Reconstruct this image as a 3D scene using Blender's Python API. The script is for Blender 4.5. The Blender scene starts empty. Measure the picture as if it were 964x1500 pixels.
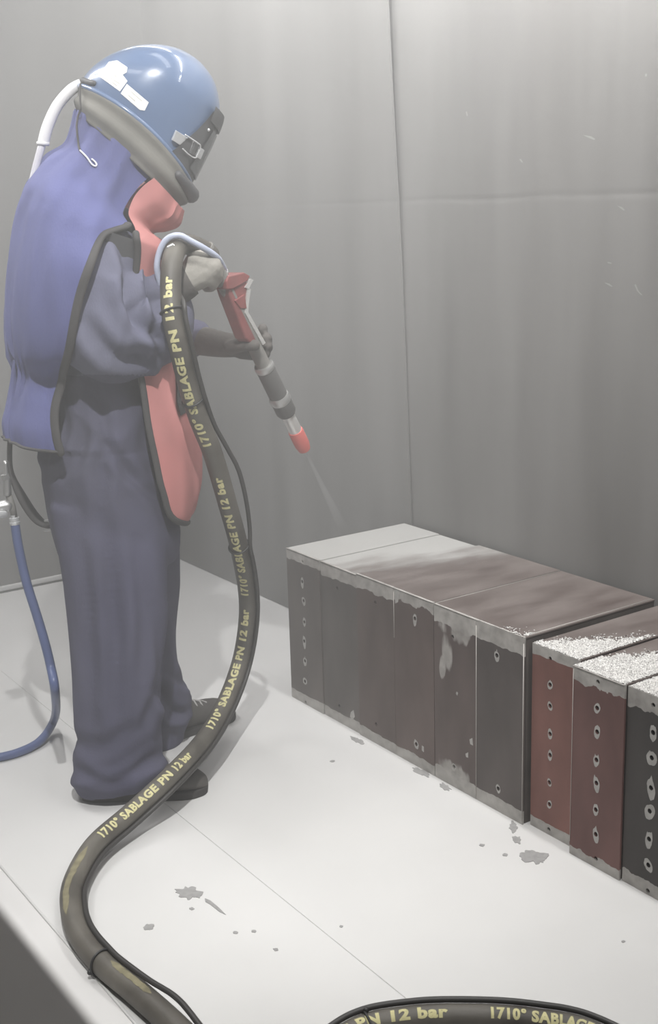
import bpy, bmesh, math, random
import numpy as np
from mathutils import Vector, Matrix, noise
random.seed(7)
rng = np.random.default_rng(7)
SC = bpy.context.scene
COL = SC.collection

# ------------------------------------------------------------------ camera
IW, IH, FPX = 964, 1500, 1800.0
CAM = np.array([0.0, 0.0, 1.42])
PITCH, ROLL = 0.24316, -0.0287968
_fw = np.array([0, math.cos(PITCH), -math.sin(PITCH)])
_r = np.array([1.0, 0, 0]); _u = np.cross(_r, _fw)
RT = math.cos(ROLL) * _r + math.sin(ROLL) * _u
UP = -math.sin(ROLL) * _r + math.cos(ROLL) * _u
cam_data = bpy.data.cameras.new('camera')
cam = bpy.data.objects.new('camera', cam_data); COL.objects.link(cam)
cam.matrix_world = Matrix(((RT[0], UP[0], -_fw[0], CAM[0]), (RT[1], UP[1], -_fw[1], CAM[1]),
                           (RT[2], UP[2], -_fw[2], CAM[2]), (0, 0, 0, 1)))
cam_data.sensor_fit = 'VERTICAL'; cam_data.sensor_height = 36.0
cam_data.lens = FPX / IH * 36.0
cam_data.clip_start = 0.02
cam_data.dof.use_dof = True
cam_data.dof.focus_distance = 2.9
cam_data.dof.aperture_fstop = cam_data.lens / 1000 / 0.0045
SC.camera = cam

# ------------------------------------------------------------------ frame of the room
A_ROW = -0.97277
D1 = np.array([math.cos(A_ROW), math.sin(A_ROW), 0])     # along the row of blocks, towards the camera
D2 = np.array([-math.sin(A_ROW), math.cos(A_ROW), 0])    # from the blocks into the back wall
B0 = np.array([-0.128, 3.443, 0.0])                      # front lower corner of the farthest block
def BX(s, d, z): return B0 + D1 * s + D2 * d + np.array([0, 0, z])
WALL_D, LEFT_S, FRONT_D, RIGHT_S, CEIL_Z = 0.452, -1.602, -1.715, 4.2, 3.75

# ------------------------------------------------------------------ world, lights, exposure
world = bpy.data.worlds.new('world'); SC.world = world; world.use_nodes = True
world.node_tree.nodes['Background'].inputs[0].default_value = (0.9, 0.95, 1, 1)
world.node_tree.nodes['Background'].inputs[1].default_value = 0.02
SC.view_settings.view_transform = 'Standard'; SC.view_settings.look = 'None'
SC.view_settings.exposure = 0.46; SC.view_settings.gamma = 1.0
SC.view_settings.use_curve_mapping = False
def area(name, s, d, z, w, h, power, color=(1, 0.99, 0.975)):
    L = bpy.data.lights.new(name, 'AREA'); L.shape = 'RECTANGLE'; L.size = w; L.size_y = h
    L.energy = power; L.color = color
    o = bpy.data.objects.new(name, L); COL.objects.link(o)
    o.location = Vector(BX(s, d, z)); o.rotation_euler = (0, 0, A_ROW)
    return o
for s, d, z, p in ((-0.9, -1.15, 2.89, 22), (0.7, -0.45, 2.89, 3), (-1.0, -1.5, 2.89, 33), (0.5, -1.45, 2.89, 4)):  # the row by the front wall is added fill for the worker's near side
    area('ceiling_and_fill_lamp', s, d, z, 1.25, 0.16, p)
for s, p in ((-0.75, 16), (0.75, 40), (2.3, 30)):        # unseen washers added to brighten the top of the back wall
    o = area('wall_wash_fill', s, 0.02, 2.62, 1.25, 0.12, p)
    o.rotation_euler = Vector((D2[0] * 0.75, D2[1] * 0.75, -0.66)).to_track_quat('-Z', 'X').to_euler()
    o.data.shape = 'RECTANGLE'; o.data.size, o.data.size_y = 0.12, 1.25
SP = bpy.data.lights.new('floodlight', 'SPOT'); SP.energy = 500; SP.spot_size = math.radians(54); SP.spot_blend = 1.0
SP.shadow_soft_size = 0.04; SP.color = (1, 0.995, 0.975)
spo = bpy.data.objects.new('floodlight', SP); COL.objects.link(spo)
spo.location = (-0.15, 0.55, 3.60)
spo.rotation_euler = (Vector((-0.70, 3.55, 0.0)) - Vector(spo.location)).to_track_quat('-Z', 'Y').to_euler()

# ------------------------------------------------------------------ geometry helpers
def ray(px, py): return RT * (px - IW / 2) / FPX + UP * (IH / 2 - py) / FPX + _fw
def FL(px, py, z=0.0):
    d = ray(px, py); return CAM + d * ((z - CAM[2]) / d[2])
def onplane(px, py, P, N):
    d = ray(px, py); return CAM + d * (((P - CAM) @ N) / (d @ N))
def proj(P):
    v = np.asarray(P) - CAM; w = v @ _fw
    return np.array([IW / 2 + FPX * (v @ RT) / w, IH / 2 - FPX * (v @ UP) / w])
PA = math.radians(12)
G = np.array([math.cos(PA), math.sin(PA), 0])          # the worker faces this way
N = np.array([math.sin(PA), -math.cos(PA), 0])         # the worker's right, towards the camera
P0 = np.array([-0.445, 3.02, 0.0])
def S(px, py, off=0.0): return onplane(px, py, P0 + N * off, N)
def unit(v): v = np.asarray(v, float); return v / max(np.linalg.norm(v), 1e-9)
def sstep(a, b, x):
    t = min(max((x - a) / (b - a), 0), 1); return t * t * (3 - 2 * t)

def crom(P, k):
    """Catmull-Rom through the rows of P, k steps per interval"""
    P = np.asarray(P, float); n = len(P); out = []
    for i in range(n - 1):
        p0 = P[max(i - 1, 0)]; p1 = P[i]; p2 = P[i + 1]; p3 = P[min(i + 2, n - 1)]
        for j in range(k):
            t = j / k
            out.append(0.5 * ((2 * p1) + (p2 - p0) * t + (2 * p0 - 5 * p1 + 4 * p2 - p3) * t * t + (3 * p1 - p0 - 3 * p2 + p3) * t ** 3))
    out.append(P[-1]); return np.array(out)

class MB:
    def __init__(self): self.v = []; self.f = []
    def add(self, v, f):
        o = len(self.v); self.v += [tuple(map(float, p)) for p in v]; self.f += [tuple(i + o for i in q) for q in f]
        return self
    def grid(self, R, closed=False, cap=False):
        """R: rows x cols x 3"""
        r, c = len(R), len(R[0]); v = [p for row in R for p in row]; f = []
        for i in range(r - 1):
            for j in range(c if closed else c - 1):
                k = (j + 1) % c
                f.append((i * c + j, i * c + k, (i + 1) * c + k, (i + 1) * c + j))
        if cap: f.append(tuple(range(c))[::-1]); f.append(tuple((r - 1) * c + j for j in range(c)))
        return self.add(v, f)
    def tube(self, pts, rad, n=10, round_ends=True, flat=None):
        pts = np.asarray(pts, float); m = len(pts)
        rad = np.full(m, rad) if np.isscalar(rad) else np.asarray(rad, float)
        T = np.gradient(pts, axis=0) if m > 2 else np.repeat((pts[1] - pts[0])[None], 2, 0)
        T = np.array([unit(t) for t in T])
        ref = np.array([0, 0, 1.0]) if abs(T[0][2]) < 0.9 else np.array([1.0, 0, 0])
        u = unit(np.cross(T[0], ref)); rows = []
        P2, R2, U2, T2 = [], [], [], []
        us = []
        for i in range(m):
            u = unit(u - T[i] * (u @ T[i])); us.append(u)
        def ring(c, r, u, t):
            w = np.cross(t, u)
            return [c + r * (math.cos(a) * u + math.sin(a) * w * (flat or 1)) for a in (2 * math.pi * k / n for k in range(n))]
        if round_ends:
            for a in (80, 55, 28): rows.append(ring(pts[0] - T[0] * rad[0] * math.sin(math.radians(a)), rad[0] * math.cos(math.radians(a)), us[0], T[0]))
        for i in range(m): rows.append(ring(pts[i], rad[i], us[i], T[i]))
        if round_ends:
            for a in (28, 55, 80): rows.append(ring(pts[-1] + T[-1] * rad[-1] * math.sin(math.radians(a)), rad[-1] * math.cos(math.radians(a)), us[-1], T[-1]))
        return self.grid(rows, True, True)
    def lathe(self, a, b, prof, n=24):
        """prof: list of (t along a->b in 0..1, radius)"""
        a = np.asarray(a); b = np.asarray(b); t = unit(b - a)
        u = unit(np.cross(t, [0, 0, 1])); w = np.cross(t, u)
        rows = [[a + (b - a) * q + r * (math.cos(x) * u + math.sin(x) * w) for x in (2 * math.pi * k / n for k in range(n))] for q, r in prof]
        return self.grid(rows, True, True)
    def box(self, o, ax, ay, az):
        """o corner, three edge vectors"""
        o, ax, ay, az = map(np.asarray, (o, ax, ay, az))
        v = [o, o + ax, o + ax + ay, o + ay]; v = v + [p + az for p in v]
        return self.add(v, [(0, 3, 2, 1), (4, 5, 6, 7), (0, 1, 5, 4), (1, 2, 6, 5), (2, 3, 7, 6), (3, 0, 4, 7)])
    def prism(self, poly, nrm, th):
        poly = [np.asarray(p) for p in poly]; k = len(poly); nrm = np.asarray(nrm)
        v = [p - nrm * th / 2 for p in poly] + [p + nrm * th / 2 for p in poly]
        f = [tuple(range(k))[::-1], tuple(range(k, 2 * k))] + [(i, (i + 1) % k, k + (i + 1) % k, k + i) for i in range(k)]
        return self.add(v, f)
    def ellipsoid(self, c, ax, ay, az, nu=16, nv=10):
        rows = []
        for i in range(1, nv):
            th = math.pi * i / nv
            rows.append([np.asarray(c) + np.asarray(az) * math.cos(th) + math.sin(th) * (np.asarray(ax) * math.cos(p) + np.asarray(ay) * math.sin(p))
                         for p in (2 * math.pi * k / nu for k in range(nu))])
        return self.grid(rows, True, True)

def make(name, mb, mat, root=None, parent=None, smooth=True, bevel=0, recalc=True):
    """link one mesh object; vertices are world positions, stored relative to the thing's root"""
    loc = Vector(root['base']) if root is not None else Vector((0, 0, 0))
    if isinstance(mb, bpy.types.Mesh): me = mb; me.name = name
    else:
        me = bpy.data.meshes.new(name); me.from_pydata(mb.v, [], mb.f); me.validate()
    if recalc or bevel:
        bm = bmesh.new(); bm.from_mesh(me)
        if recalc: bmesh.ops.recalc_face_normals(bm, faces=bm.faces)
        if bevel:
            ed = [e for e in bm.edges if len(e.link_faces) == 2 and e.calc_face_angle(0) > 0.6]
            bmesh.ops.bevel(bm, geom=ed, offset=bevel, segments=2, affect='EDGES', profile=0.5, clamp_overlap=True)
        bm.to_mesh(me); bm.free()
    me.transform(Matrix.Translation(-loc))
    if smooth:
        me.polygons.foreach_set('use_smooth', [True] * len(me.polygons))
        if smooth == 'auto': me.set_sharp_from_angle(angle=math.radians(38))
    if mat is not None: me.materials.clear(); me.materials.append(mat)
    o = bpy.data.objects.new(name, me); COL.objects.link(o)
    p = parent if parent is not None else root
    if p is not None: o.parent = p
    return o
def thing(name, label, cat, loc, group=None):
    o = bpy.data.objects.new(name, None); COL.objects.link(o); o.location = Vector(loc)
    o.empty_display_size = 0.1
    o['label'] = label; o['category'] = cat; o['base'] = [float(x) for x in loc]
    if group: o['group'] = group
    return o
def struct(name, mb, mat, **k):
    o = make(name, mb, mat, **k); o['kind'] = 'structure'; o['base'] = [0.0, 0.0, 0.0]; return o
def voxel(mb, size, smooth=4, fac=0.6):
    """weld overlapping closed pieces into one continuous surface"""
    me = bpy.data.meshes.new('tmp'); me.from_pydata(mb.v, [], mb.f)
    bm = bmesh.new(); bm.from_mesh(me); bmesh.ops.recalc_face_normals(bm, faces=bm.faces); bm.to_mesh(me); bm.free()
    ob = bpy.data.objects.new('tmp', me); COL.objects.link(ob)
    m = ob.modifiers.new('r', 'REMESH'); m.mode = 'VOXEL'; m.voxel_size = size
    if smooth: q = ob.modifiers.new('s', 'SMOOTH'); q.iterations = smooth; q.factor = fac
    dg = bpy.context.evaluated_depsgraph_get(); out = bpy.data.meshes.new_from_object(ob.evaluated_get(dg))
    bpy.data.objects.remove(ob); bpy.data.meshes.remove(me); return out
def displace(me, fn):
    nr = [v.normal.copy() for v in me.vertices]
    for v, n in zip(me.vertices, nr): v.co += n * fn(v.co, n)

# ------------------------------------------------------------------ materials
def mat(name, col, rough=0.8, metal=0.0, var=0.0, vscale=8.0, dust=0.0, dustcol=(0.45, 0.43, 0.40), bump=0.0, bscale=60.0, coat=0.0, stretch=(1, 1, 1), spec=0.5):
    m = bpy.data.materials.new(name); m.use_nodes = True; nt = m.node_tree; nd = nt.nodes; ln = nt.links
    b = nd['Principled BSDF']; b.inputs['Roughness'].default_value = rough; b.inputs['Metallic'].default_value = metal
    b.inputs['Specular IOR Level'].default_value = spec
    if coat: b.inputs['Coat Weight'].default_value = coat; b.inputs['Coat Roughness'].default_value = 0.08
    b.inputs['Base Color'].default_value = (*col, 1)
    if var or dust or bump:
        tc = nd.new('ShaderNodeTexCoord'); mp = nd.new('ShaderNodeMapping'); mp.inputs['Scale'].default_value = stretch
        ln.new(tc.outputs['Object'], mp.inputs['Vector'])
    src = None
    if var:
        n = nd.new('ShaderNodeTexNoise'); n.inputs['Scale'].default_value = vscale; n.inputs['Detail'].default_value = 5
        ln.new(mp.outputs[0], n.inputs['Vector'])
        r = nd.new('ShaderNodeValToRGB'); e = r.color_ramp.elements
        e[0].position = 0.3; e[1].position = 0.7
        e[0].color = (*[c * (1 - var) for c in col], 1); e[1].color = (*[min(1, c * (1 + var)) for c in col], 1)
        ln.new(n.outputs['Fac'], r.inputs[0]); src = r.outputs[0]; ln.new(src, b.inputs['Base Color'])
    if dust:
        n2 = nd.new('ShaderNodeTexNoise'); n2.inputs['Scale'].default_value = vscale * 0.6; n2.inputs['Detail'].default_value = 8
        ln.new(mp.outputs[0], n2.inputs['Vector'])
        r2 = nd.new('ShaderNodeMapRange'); r2.inputs[1].default_value = 0.35; r2.inputs[2].default_value = 0.75; r2.inputs[4].default_value = dust
        ln.new(n2.outputs['Fac'], r2.inputs[0])
        mx = nd.new('ShaderNodeMix'); mx.data_type = 'RGBA'; mx.inputs['B'].default_value = (*dustcol, 1); mx.inputs['A'].default_value = (*col, 1)
        ln.new(r2.outputs[0], mx.inputs['Factor'])
        if src: ln.new(src, mx.inputs['A'])
        ln.new(mx.outputs['Result'], b.inputs['Base Color'])
    if bump:
        n3 = nd.new('ShaderNodeTexNoise'); n3.inputs['Scale'].default_value = bscale; n3.inputs['Detail'].default_value = 4
        ln.new(mp.outputs[0], n3.inputs['Vector'])
        bp = nd.new('ShaderNodeBump'); bp.inputs['Strength'].default_value = bump; bp.inputs['Distance'].default_value = 0.01
        ln.new(n3.outputs['Fac'], bp.inputs['Height']); ln.new(bp.outputs[0], b.inputs['Normal'])
    return m

M = {}
M['floor'] = mat('floor_white', (0.625, 0.62, 0.61), 0.85, var=0.03, vscale=3, dust=0.14, dustcol=(0.64, 0.63, 0.61), bump=0.05, bscale=14)
M['floor_worn'] = mat('floor_grey', (0.64, 0.63, 0.62), 0.85, var=0.05, vscale=4, dust=0.2, dustcol=(0.5, 0.49, 0.48))
M['joint'] = mat('floor_joint', (0.58, 0.57, 0.56), 0.9)
M['rubber_wall'] = mat('dusty_rubber', (0.135, 0.131, 0.126), 0.65, var=0.12, vscale=2.2, dust=0.50, dustcol=(0.25, 0.246, 0.24), bump=0.08, bscale=5, stretch=(3.4, 3.4, 0.40))
M['sill'] = mat('sill_rubber', (0.50, 0.48, 0.46), 0.8, var=0.15)
M['scuff'] = mat('wall_scuff', (0.27, 0.268, 0.26), 0.8)
M['rubber_edge'] = mat('rubber_dark', (0.06, 0.058, 0.055), 0.7, var=0.2)
M['ceiling'] = mat('ceiling_grey', (0.55, 0.55, 0.54), 0.9)
M['patch'] = mat('floor_bare', (0.31, 0.305, 0.30), 0.8, var=0.12, vscale=90)
M['coverall'] = mat('navy_cotton', (0.074, 0.073, 0.118), 0.9, var=0.12, vscale=7, dust=0.30, dustcol=(0.17, 0.168, 0.205), bump=0.10, bscale=260, stretch=(1, 1, 0.5), spec=0.2)
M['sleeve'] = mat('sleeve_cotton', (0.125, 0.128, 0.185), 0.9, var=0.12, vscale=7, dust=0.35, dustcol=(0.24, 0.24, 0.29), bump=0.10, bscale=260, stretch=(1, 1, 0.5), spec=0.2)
M['cape'] = mat('cape_blue', (0.115, 0.125, 0.285), 0.85, var=0.10, vscale=5, dust=0.25, dustcol=(0.21, 0.22, 0.33), bump=0.08, bscale=220, stretch=(1, 1, 0.35), spec=0.2)
M['red'] = mat('bib_red', (0.54, 0.21, 0.20), 0.8, var=0.08, vscale=6, dust=0.25, dustcol=(0.55, 0.34, 0.33), spec=0.25)
M['trim'] = mat('trim_black', (0.045, 0.043, 0.043), 0.8, dust=0.3, vscale=20, dustcol=(0.13, 0.12, 0.12))
M['helmet'] = mat('helmet_blue', (0.12, 0.18, 0.31), 0.28, coat=0.8, var=0.05, vscale=6)
M['rubber_grey'] = mat('skirt_rubber', (0.15, 0.145, 0.13), 0.75, dust=0.5, vscale=14, dustcol=(0.30, 0.285, 0.26), bump=0.1, bscale=50)
M['frame'] = mat('visor_frame', (0.055, 0.055, 0.06), 0.55, dust=0.4, vscale=18, dustcol=(0.2, 0.2, 0.2))
M['glass'] = mat('visor_glass', (0.12, 0.125, 0.13), 0.12, spec=0.6)
M['chrome'] = mat('chrome', (0.74, 0.75, 0.76), 0.25, metal=0.45)
M['steel'] = mat('dull_steel', (0.55, 0.55, 0.54), 0.42, metal=0.8, var=0.1, vscale=30)
M['sticker'] = mat('sticker_white', (0.86, 0.86, 0.84), 0.6)
M['print'] = mat('sticker_print', (0.55, 0.54, 0.48), 0.7)
M['tube_white'] = mat('tube_white', (0.82, 0.81, 0.82), 0.45)
M['tube_clear'] = mat('tube_pale', (0.60, 0.59, 0.64), 0.4)
M['glove_pale'] = mat('leather_pale', (0.33, 0.315, 0.285), 0.9, var=0.15, vscale=18, bump=0.15, bscale=90, spec=0.2)
M['glove_dark'] = mat('leather_dark', (0.095, 0.087, 0.08), 0.85, var=0.2, vscale=16, dust=0.3, dustcol=(0.17, 0.16, 0.155), bump=0.15, bscale=90, spec=0.2)
M['gun_red'] = mat('gun_red', (0.20, 0.052, 0.05), 0.55, var=0.15, vscale=30, dust=0.25, dustcol=(0.30, 0.18, 0.17))
M['gun_grey'] = mat('gun_grey', (0.17, 0.165, 0.155), 0.6, var=0.1, vscale=30, dust=0.3)
M['gun_collar'] = mat('gun_collar', (0.10, 0.097, 0.094), 0.55, dust=0.4, vscale=20, dustcol=(0.22, 0.215, 0.21))
M['tip_red'] = mat('nozzle_red', (0.62, 0.15, 0.13), 0.5)
M['silver'] = mat('nozzle_silver', (0.72, 0.71, 0.69), 0.35, metal=0.6)
M['hose'] = mat('hose_rubber', (0.062, 0.056, 0.048), 0.55, var=0.2, vscale=14, dust=0.6, dustcol=(0.22, 0.205, 0.175), bump=0.05, bscale=120)
M['hose_text'] = mat('hose_print', (0.60, 0.56, 0.30), 0.75, var=0.12, vscale=60)
M['hose_worn'] = mat('hose_print_worn', (0.21, 0.19, 0.12), 0.8, var=0.3, vscale=40)
M['line'] = mat('control_line', (0.04, 0.038, 0.036), 0.5)
M['line_blue'] = mat('control_line_blue', (0.44, 0.48, 0.60), 0.4)
M['tie'] = mat('cable_tie', (0.03, 0.03, 0.03), 0.5)
M['air_hose'] = mat('air_hose_blue', (0.085, 0.115, 0.25), 0.4, var=0.1, vscale=20)
M['shoe'] = mat('shoe_leather', (0.05, 0.046, 0.042), 0.7, var=0.2, vscale=20, dust=0.35, dustcol=(0.13, 0.12, 0.11))
M['sole'] = mat('shoe_sole', (0.035, 0.033, 0.032), 0.8)
M['lace'] = mat('shoe_lace', (0.35, 0.34, 0.33), 0.8)
M['bare'] = mat('bare_steel', (0.42, 0.41, 0.39), 0.6, metal=0.2, var=0.12, vscale=60)
M['edge'] = mat('bare_edge', (0.42, 0.40, 0.375), 0.5, metal=0.2)
M['hole'] = mat('hole_dark', (0.02, 0.02, 0.02), 0.9)
M['grit'] = mat('abrasive_grit', (0.50, 0.49, 0.475), 0.85, var=0.65, vscale=330)

def face_material(name, col, top, bot, rag=0.010, smear=0.0, z1=0.465, spots=()):
    """painted steel face with ragged bare strips along its upper and lower edge"""
    m = bpy.data.materials.new(name); m.use_nodes = True; nt = m.node_tree; nd = nt.nodes; ln = nt.links
    b = nd['Principled BSDF']; b.inputs['Roughness'].default_value = 0.6; b.inputs['Specular IOR Level'].default_value = 0.35
    tc = nd.new('ShaderNodeTexCoord'); sx = nd.new('ShaderNodeSeparateXYZ'); ln.new(tc.outputs['Object'], sx.inputs[0])
    def nz(scale, st=(1, 1, 1), det=4):
        mp = nd.new('ShaderNodeMapping'); mp.inputs['Scale'].default_value = st; ln.new(tc.outputs['Object'], mp.inputs['Vector'])
        n = nd.new('ShaderNodeTexNoise'); n.inputs['Scale'].default_value = scale; n.inputs['Detail'].default_value = det
        ln.new(mp.outputs[0], n.inputs['Vector']); return n.outputs['Fac']
    def mt(op, a, c, d=None):
        x = nd.new('ShaderNodeMath'); x.operation = op
        for i, q in enumerate((a, c, d)):
            if q is None: continue
            if isinstance(q, (int, float)): x.inputs[i].default_value = q
            else: ln.new(q, x.inputs[i])
        return x.outputs[0]
    n1 = mt('SUBTRACT', nz(22, det=6), 0.5); n1 = mt('MULTIPLY', n1, rag * 4)
    if smear:
        n4 = mt('MULTIPLY', mt('MAXIMUM', mt('SUBTRACT', nz(28, (1, 1, 0.18), 5), 0.5), 0.0), smear * 5); n1 = mt('ADD', n1, n4)
    zz = sx.outputs['Z']
    up = mt('GREATER_THAN', mt('ADD', zz, n1), z1 - top)
    lo = mt('LESS_THAN', mt('SUBTRACT', zz, n1), bot)
    msk = mt('MAXIMUM', up, lo)
    for px, py, rs, rz, org in spots:        # smears: (picture point, half sizes, root position) on the face plane
        q = onplane(px, py, B0, D2) - org
        dp = nd.new('ShaderNodeVectorMath'); dp.operation = 'DOT_PRODUCT'; dp.inputs[1].default_value = Vector(D1); ln.new(tc.outputs['Object'], dp.inputs[0])
        a1 = mt('MULTIPLY', mt('SUBTRACT', dp.outputs['Value'], float(q @ D1)), 1 / rs); a2 = mt('MULTIPLY', mt('SUBTRACT', zz, float(q[2])), 1 / rz)
        dist = mt('ADD', mt('MULTIPLY', a1, a1), mt('MULTIPLY', a2, a2))
        v = mt('SUBTRACT', mt('ADD', mt('MULTIPLY', mt('SUBTRACT', nz(26, (1, 1, 0.3), 6), 0.5), 5.0), 1.0), dist)
        v2 = nd.new('ShaderNodeMapRange'); v2.inputs[1].default_value = 0.0; v2.inputs[2].default_value = 0.55; v2.inputs[4].default_value = 0.85; ln.new(v, v2.inputs[0])
        msk = mt('MAXIMUM', msk, v2.outputs[0])
    r = nd.new('ShaderNodeValToRGB'); r.color_ramp.elements[0].position = 0.3; r.color_ramp.elements[1].position = 0.72
    r.color_ramp.elements[0].color = (*[c * 0.72 for c in col], 1); r.color_ramp.elements[1].color = (*[c * 1.28 for c in col], 1)
    ln.new(nz(9, (1, 1, 0.4), 6), r.inputs[0])
    r2 = nd.new('ShaderNodeValToRGB'); r2.color_ramp.elements[0].position = 0.3; r2.color_ramp.elements[1].position = 0.7
    r2.color_ramp.elements[0].color = (0.28, 0.265, 0.25, 1); r2.color_ramp.elements[1].color = (0.46, 0.445, 0.42, 1)
    ln.new(nz(30), r2.inputs[0])
    mx = nd.new('ShaderNodeMix'); mx.data_type = 'RGBA'; ln.new(msk, mx.inputs['Factor'])
    ln.new(r.outputs[0], mx.inputs['A']); ln.new(r2.outputs[0], mx.inputs['B']); ln.new(mx.outputs['Result'], b.inputs['Base Color'])
    return m
def top_material():
    """rusty top faces, blasted pale at the far end of the row"""
    m = bpy.data.materials.new('top_steel'); m.use_nodes = True; nt = m.node_tree; nd = nt.nodes; ln = nt.links
    b = nd['Principled BSDF']; b.inputs['Roughness'].default_value = 0.5; b.inputs['Specular IOR Level'].default_value = 0.4
    ge = nd.new('ShaderNodeNewGeometry')
    mp = nd.new('ShaderNodeMapping'); mp.vector_type = 'TEXTURE'
    mp.inputs['Location'].default_value = Vector(B0); mp.inputs['Rotation'].default_value = (0, 0, A_ROW)
    ln.new(ge.outputs['Position'], mp.inputs['Vector'])          # x = along the row, y = depth
    sx = nd.new('ShaderNodeSeparateXYZ'); ln.new(mp.outputs[0], sx.inputs[0])
    n = nd.new('ShaderNodeTexNoise'); n.inputs['Scale'].default_value = 7; n.inputs['Detail'].default_value = 5
    m2 = nd.new('ShaderNodeMapping'); m2.inputs['Scale'].default_value = (2.2, 0.7, 1); ln.new(mp.outputs[0], m2.inputs['Vector']); ln.new(m2.outputs[0], n.inputs['Vector'])
    a = nd.new('ShaderNodeMath'); a.operation = 'MULTIPLY_ADD'; a.inputs[1].default_value = -0.28; ln.new(sx.outputs['Y'], a.inputs[0]); ln.new(sx.outputs['X'], a.inputs[2])
    c = nd.new('ShaderNodeMath'); c.operation = 'MULTIPLY_ADD'; c.inputs[1].default_value = 0.35; ln.new(n.outputs['Fac'], c.inputs[0]); ln.new(a.outputs[0], c.inputs[2])
    r = nd.new('ShaderNodeMapRange'); r.interpolation_type = 'SMOOTHSTEP'; r.inputs[1].default_value = 0.36; r.inputs[2].default_value = 0.56; ln.new(c.outputs[0], r.inputs[0])
    cr = nd.new('ShaderNodeValToRGB'); cr.color_ramp.elements[0].position = 0.3; cr.color_ramp.elements[1].position = 0.7
    cr.color_ramp.elements[0].color = (0.085, 0.066, 0.060, 1); cr.color_ramp.elements[1].color = (0.17, 0.145, 0.135, 1); ln.new(n.outputs['Fac'], cr.inputs[0])
    mx = nd.new('ShaderNodeMix'); mx.data_type = 'RGBA'; mx.inputs['A'].default_value = (0.40, 0.395, 0.38, 1)
    ln.new(r.outputs[0], mx.inputs['Factor']); ln.new(cr.outputs[0], mx.inputs['B']); ln.new(mx.outputs['Result'], b.inputs['Base Color'])
    return m
M['top'] = top_material()

# ------------------------------------------------------------------ the room
fl_root = struct('floor', MB().box(BX(LEFT_S - 0.1, FRONT_D - 0.4, -0.06), D1 * (RIGHT_S - LEFT_S + 0.2), D2 * (WALL_D - FRONT_D + 0.5), (0, 0, 0.054)), M['joint'], smooth=False)
gap = 0.0008
for d0, d1 in ((FRONT_D - 0.3, -1.056), (-1.056, -0.62), (-0.62, WALL_D)):
    make('floor_plate', MB().box(BX(LEFT_S, d0 + (gap / 2 if d0 > -0.7 else 0), -0.006), D1 * (RIGHT_S - LEFT_S), D2 * (d1 - d0 - (gap / 2 if d1 > -0.9 else 0)), (0, 0, 0.006)), M['floor_worn'] if d1 < -1 else M['floor'], fl_root, smooth=False, bevel=0.0012)
make('floor_bead', MB().tube([BX(LEFT_S + 0.02, -1.056, 0.001), BX(RIGHT_S - 0.02, -1.056, 0.001)], 0.003, 8, False), M['floor'], fl_root)
def blob(cx, cy, w, h, ang=0, k=34, jag=0.30, z=0.0012):
    ph = [random.uniform(0, 6.28) for _ in range(4)]; pts = []
    for i in range(k):
        t = 2 * math.pi * i / k
        q = 1 + jag * (0.35 * math.sin(2 * t + ph[0]) + 0.3 * math.sin(4 * t + ph[1]) + 0.35 * math.sin(7 * t + ph[2])) + random.uniform(-jag, jag) * 0.6
        x = w / 2 * q * math.cos(t); y = h / 2 * q * math.sin(t); a = math.radians(ang)
        pts.append(FL(cx + x * math.cos(a) - y * math.sin(a), cy + x * math.sin(a) + y * math.cos(a), z / 2))
    return MB().prism(pts, (0, 0, 1), z)
for q in ((278, 1308, 34, 19, 8), (218, 1358, 14, 9, -10), (782, 1255, 38, 20, 14), (752, 1212, 12, 16, -12), (757, 1230, 12, 10, 20), (281, 1331, 6, 4), (345, 1366, 7, 4), (372, 1364, 6, 4),
          (404, 1391, 7, 4), (740, 1252, 8, 4, 10), (706, 1238, 7, 4), (524, 1085, 20, 7, 25), (617, 1131, 26, 8, 28), (652, 1153, 18, 7, 28), (500, 1357, 5, 3), (913, 1379, 5, 3), (487, 1115, 7, 3)):
    make('worn_patch', blob(*q), M['patch'], fl_root, smooth=False)
make('worn_patch', MB().prism([FL(*p, 0.0006) for p in ((300, 1316), (308, 1319), (320, 1329), (331, 1340), (322, 1336), (308, 1325), (301, 1321))], (0, 0, 1), 0.0012), M['patch'], fl_root, smooth=False)

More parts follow.
